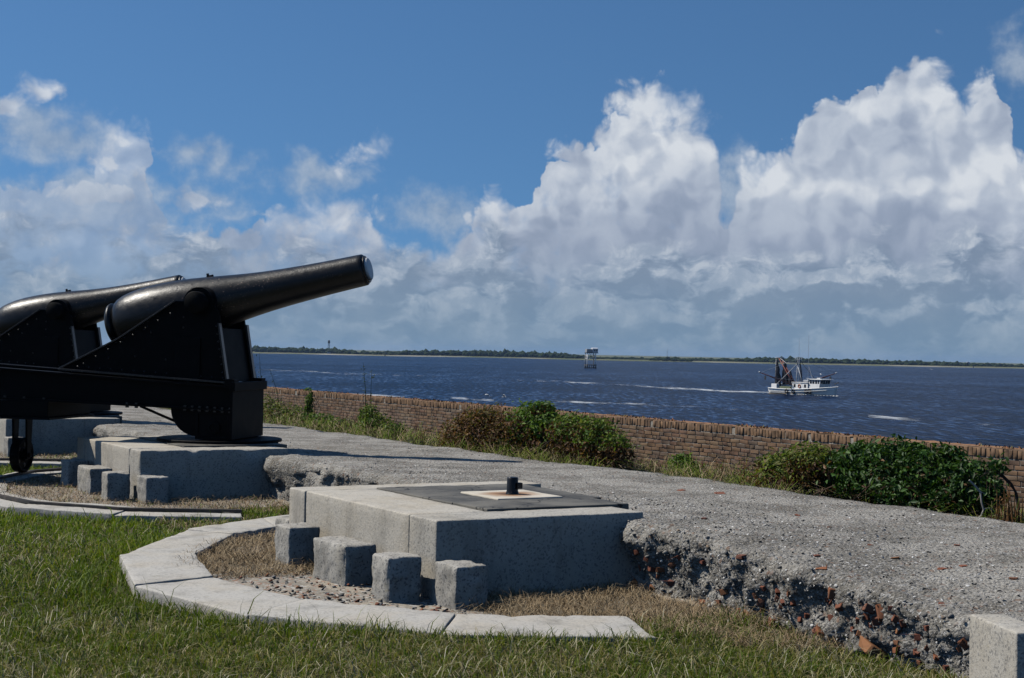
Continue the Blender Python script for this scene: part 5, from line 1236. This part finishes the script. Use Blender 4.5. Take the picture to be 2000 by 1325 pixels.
tb = MB(); tb.tube([pxrel(*q, dt) for q in ((1893, 938), (1905, 950), (1915, 962), (1917, 982), (1921, 996), (1916, 1008), (1907, 1013))], [.008, .009, .009, .008, .008, .007, .004], 5, (0.36, 0.33, 0.29)); tb.tube([pxrel(*q, dt) for q in ((1921, 995), (1932, 992), (1946, 1001))], [.006, .004, .002], 4, (0.36, 0.33, 0.29)); tb.tube([pxrel(*q, dt) for q in ((1915, 960), (1925, 966))], [.005, .003], 4, (0.36, 0.33, 0.29)); tb.build('twig_stem', M_TWIG, dt)

# ------------------------------------------------------------------ grass
def blades(name, X, Y, Z, h, w, col, rg, lean, curve, label, cat, m):
    n = len(X); a = rg.uniform(0, 2 * np.pi, n); d = np.column_stack([np.cos(a), np.sin(a), np.zeros(n)]); f = rg.uniform(0, 2 * np.pi, n); s = np.column_stack([np.cos(f), np.sin(f), np.zeros(n)])
    B = np.column_stack([X, Y, Z]); l = (lean * (0.25 + 0.75 * rg.random(n)))[:, None]; c = (curve * rg.random(n))[:, None]; hh = h[:, None]; up = np.array([0, 0, 1.0])
    p1 = B + up * hh * 0.55 * (1 - 0.25 * l) + d * hh * l * 0.45; p2 = B + up * hh * (1 - 0.55 * l - 0.35 * c) + d * hh * (l * 1.0 + c * 0.5); ww = w[:, None]
    V = np.stack([B - s * ww, B + s * ww, p1 + s * ww * 0.75, p1 - s * ww * 0.75, p2], 1).reshape(-1, 3); k = np.arange(n)[:, None] * 5
    o = link(name, np_mesh(name, V, k + [0, 1, 2, 3], k + [3, 2, 4], np.repeat(col, 5, 0)), m); tag(o, label, cat, kind='stuff'); return o
rg = np.random.default_rng(55)
def sample(n, z0, z1, mx=1.2):
    Y = z0 * (z1 / z0) ** rg.random(n); X = rg.uniform(-1, 1, n) * (0.34 * Y + mx); return X, Y
def ring_r(u, v, k): return np.hypot(u - STEP_U * k - PU, v - STEP_V * k - PV)
def clump(X, Y, sc, seed=0): return fbm(np.column_stack([X, Y, np.full(len(X), seed * 1.7)]), sc, 3)
X, Y = sample(380000, 7.0, 32.0); u, v = uv_np(X, Y)
ok = (v < VF + 0.10 + 0.08 * clump(X, Y, 2.0, 5)) & (v > -9)
_s = np.linspace(0, 1, 40)
_poly = np.concatenate([RO[i][None] * (1 - _s)[:, None] + RO[i + 1][None] * _s[:, None] for i in range(len(RO) - 1)])
_pa = np.unwrap(np.arctan2(_poly[:, 0], _poly[:, 1])); _pr = np.hypot(_poly[:, 0], _poly[:, 1])
if _pa[-1] < _pa[0]: _pa, _pr = _pa[::-1], _pr[::-1]
def in_kerb(u, v, k, grow=0.012):
    du, dv = u - STEP_U * k - PU, v - STEP_V * k - PV; a = np.arctan2(dv, du); a = np.where(a < _pa[0] - 0.6, a + 2 * np.pi, a); a = np.where(a > _pa[0] - 0.6 + 2 * np.pi, a - 2 * np.pi, a)
    R = np.interp(a, _pa, _pr); R = np.where((a > _pa[-1]) | (a < _pa[0]), R_OUT - 0.55, R); return np.hypot(du, dv) < R + grow
for k in (0, 1, 2): ok &= ~(in_kerb(u, v, k) & (v < 4))
nearkerb = np.zeros(len(X))
X, Y, u, v = X[ok], Y[ok], u[ok], v[ok]
r0 = np.minimum(ring_r(u, v, 0), ring_r(u, v, 1)); nk = sstep(R_OUT + 0.45, R_OUT, r0)
pt_ = clump(X, Y, 0.9, 1) + 0.35 * clump(X, Y, 3.5, 2); dry = np.clip(0.36 + 0.62 * pt_ + 0.30 * sstep(10.2, 8.4, Y) - 0.30 * nk - 0.25 * sstep(12.5, 15, Y), 0.04, 0.85)
isdry = rg.random(len(X)) < dry * 0.62
h = (0.038 + 0.075 * rg.random(len(X)) ** 1.6) * (1 + 0.9 * np.clip(clump(X, Y, 5.0, 3), -0.4, 0.8)) * (1 + 0.55 * nk); h[isdry] *= 1.15; stray = rg.random(len(X)) < 0.02; h[stray] *= 2.0
w = 0.0030 * (Y / 8.5) ** 0.8 * rg.uniform(0.7, 1.3, len(X))
GP = np.array([(0.090, 0.140, 0.009), (0.125, 0.170, 0.014), (0.070, 0.118, 0.008), (0.175, 0.190, 0.022), (0.108, 0.155, 0.011)]); DP = np.array([(0.27, 0.23, 0.095), (0.35, 0.30, 0.14), (0.21, 0.17, 0.06), (0.19, 0.17, 0.05), (0.42, 0.38, 0.22)])
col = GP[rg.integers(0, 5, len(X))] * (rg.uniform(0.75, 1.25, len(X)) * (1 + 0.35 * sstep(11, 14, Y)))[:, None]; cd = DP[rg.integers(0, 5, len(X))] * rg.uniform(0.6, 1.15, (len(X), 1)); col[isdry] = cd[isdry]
gzv = ground_z(u, v)
blades('grass', X, Y, gzv - 0.005, h, w, col, rg, np.where(isdry, 1.25, 0.75), np.where(isdry, 0.9, 0.5), 'green lawn with dry straw patches in the foreground', 'grass', M_GRASS)
# long dead blades lying over the lawn
Xs, Ys = sample(16000, 7.0, 20.0); us, vs_ = uv_np(Xs, Ys); ok = (vs_ < VF - 0.1) & (clump(Xs, Ys, 0.8, 21) > -0.12 + 0.10 * sstep(9.5, 14, Ys))
for k in (0, 1, 2): ok &= ~(in_kerb(us, vs_, k, 0.03) & (vs_ < 4))
Xs, Ys, us, vs_ = Xs[ok], Ys[ok], us[ok], vs_[ok]; n = len(Xs); SP = np.array([(0.46, 0.42, 0.27), (0.38, 0.33, 0.19), (0.52, 0.49, 0.36), (0.30, 0.25, 0.12)])
blades('dead_grass', Xs, Ys, ground_z(us, vs_) + 0.012, 0.07 + 0.15 * rg.random(n) ** 1.5, 0.0022 * (Ys / 8.5) ** 0.8 * rg.uniform(0.6, 1.2, n), SP[rg.integers(0, 4, n)] * rg.uniform(0.6, 1.1, (n, 1)), rg, np.full(n, 1.15), np.full(n, 1.0), 'long pale dead blades lying across the lawn', 'grass', M_STRAW)
# straw inside the kerbs and along the parapet foot
def straw(n, cond, name, label, hh=(0.05, 0.17), seed=1, green=0.0, dens=None):
    X, Y = sample(n, 7.5, 34.0); u, v = uv_np(X, Y); ok = cond(u, v, X, Y); X, Y, u, v = X[ok], Y[ok], u[ok], v[ok]; k = len(X)
    h = hh[0] + (hh[1] - hh[0]) * rg.random(k) ** 1.8; h *= 1 + 0.8 * np.clip(clump(X, Y, 3.0, seed), -0.5, 0.7)
    P_ = np.array([(0.37, 0.27, 0.155), (0.29, 0.20, 0.105), (0.46, 0.36, 0.225), (0.22, 0.15, 0.08), (0.33, 0.25, 0.15)]); c = P_[rg.integers(0, 5, k)] * rg.uniform(0.65, 1.15, (k, 1)); g = rg.random(k) < green; c[g] = (GP[rg.integers(0, 5, k)] * 1.2)[g]
    blades(name, X, Y, ground_z(u, v) + 0.005, h, 0.0017 * (Y / 9.5) ** 0.75 * rg.uniform(0.7, 1.3, k), c, rg, np.full(k, 1.5), np.full(k, 1.3), label, 'dry grass', M_STRAW)
def c_near(u, v, X, Y):
    r = ring_r(u, v, 0); left = (r < R_IN - 0.02) & (v < 0.0) & (u > 1.5 + 0.35 * clump(X, Y, 1.5, 7)) & ~((u > 0) & (u < 2.75) & (v > -0.02)); right = (u < -0.02) & (v > 0.05) & (v < VF + 0.05) & ((r < R_IN + 0.0) | ((v > 0.55 + 0.10 * u * 0) & (u > -3.0) & (v > VF - 0.75 + 0.25 * clump(X, Y, 1.3, 9)) & (r > R_OUT)) | (r > R_IN) & (r < R_OUT) & (v > 0.62)) & (u > -2.3 + 0.5 * clump(X, Y, 1.1, 12))
    lft2 = (u > 2.78) & (u < 4.6) & (v > -0.6) & (v < VF + .1) & (r < R_IN)
    return left | right | lft2
straw(900000, c_near, 'dry_grass', 'straw coloured dry grass round the empty platform', (0.05, 0.20), 1)
def c_far(u, v, X, Y):
    out = np.zeros(len(u), bool)
    for k in (1, 2):
        uu, vv = u - STEP_U * k, v - STEP_V * k; r = np.hypot(uu - PU, vv - PV); out |= (r < R_IN - 0.02) & ~((uu > 0) & (uu < PLAT_W) & (vv > -0.01)) & (v < VF + 0.05) & ~((k == 1) & (uu > 3.4))
    gap = (u > 4.6) & (u < 7.5) & (v > -0.2) & (v < VF) & (ring_r(u, v, 1) < R_OUT + 1.6) & (ring_r(u, v, 0) > R_IN) & ~((ring_r(u, v, 1) < R_OUT) & (v < 0.9))
    return out | gap
straw(420000, c_far, 'dry_grass', 'straw coloured dry grass round the nearer cannon platform', (0.05, 0.16), 2, 0.06)
def c_green(u, v, X, Y):
    uu, vv = u - STEP_U, v - STEP_V; r = np.hypot(uu - PU, vv - PV); return (r < R_OUT + 2.2) & (uu > 3.3) & (uu < 7.4) & (v < VF) & (v > -3) & ~((r > R_IN) & (r < R_OUT) & (v < 1.0))
straw(160000, c_green, 'lush_grass', 'lush green grass behind the wheel of the nearer cannon', (0.05, 0.15), 3, 0.9)
# weeds between parapet and wall
def c_back(u, v, X, Y): return (v > VB - 0.04 + 0.06 * clump(X, Y, 2.5, 3)) & (v < 6.6) & (u > -3) & (u < 28) & (clump(X, Y, 0.7, 4) + 0.3 * clump(X, Y, 3.0, 14) > -0.14 + 0.22 * sstep(6.0, 3.0, u) + 0.05 * (v - VB))
straw(330000, c_back, 'weed_grass', 'green and straw coloured weeds between parapet and wall', (0.08, 0.50), 4, 0.62)
# lichen-orange moss tufts on the wall top
rgm = np.random.default_rng(8); n = 2600; uu = rgm.uniform(2, 31, n); vv = WV + rgm.uniform(0.25, 0.60, n); ok = clump(uu, vv * 4, 0.9, 6) > 0.02; uu, vv = uu[ok], vv[ok]; n = len(uu)
X = O.x + EU.x * uu + EV.x * vv; Y = O.y + EU.y * uu + EV.y * vv; Pm = np.array([(0.30, 0.12, 0.04), (0.22, 0.10, 0.04), (0.20, 0.16, 0.06)]); rg = rgm
blades('wall_moss', X, Y, np.full(n, WZ - 0.01), rgm.uniform(0.02, 0.07, n), rgm.uniform(0.006, 0.014, n), Pm[rgm.integers(0, 3, n)], rgm, np.full(n, 1.0), np.full(n, 0.5), 'orange brown moss tufts along the wall top', 'moss', M_STRAW)

# ------------------------------------------------------------------ humid air over the river
hz = MB().box2((-9600, -3600, WATER_Z - 1.0), (9600, 9600, 24.0)); hm = bpy.data.materials.new('haze'); hm.use_nodes = True; T = NT(hm.node_tree); T.n.clear()
ho_ = T.n.new('ShaderNodeOutputMaterial'); pv = T.n.new('ShaderNodeVolumePrincipled'); pv.inputs['Color'].default_value = (0.42, 0.64, 0.98, 1); pv.inputs['Density'].default_value = HAZE; pv.inputs['Anisotropy'].default_value = 0.2
T.l.new(pv.outputs[0], ho_.inputs['Volume'])
tag(hz.build('haze', hm), 'thin blue summer haze over the river', None, kind='stuff')
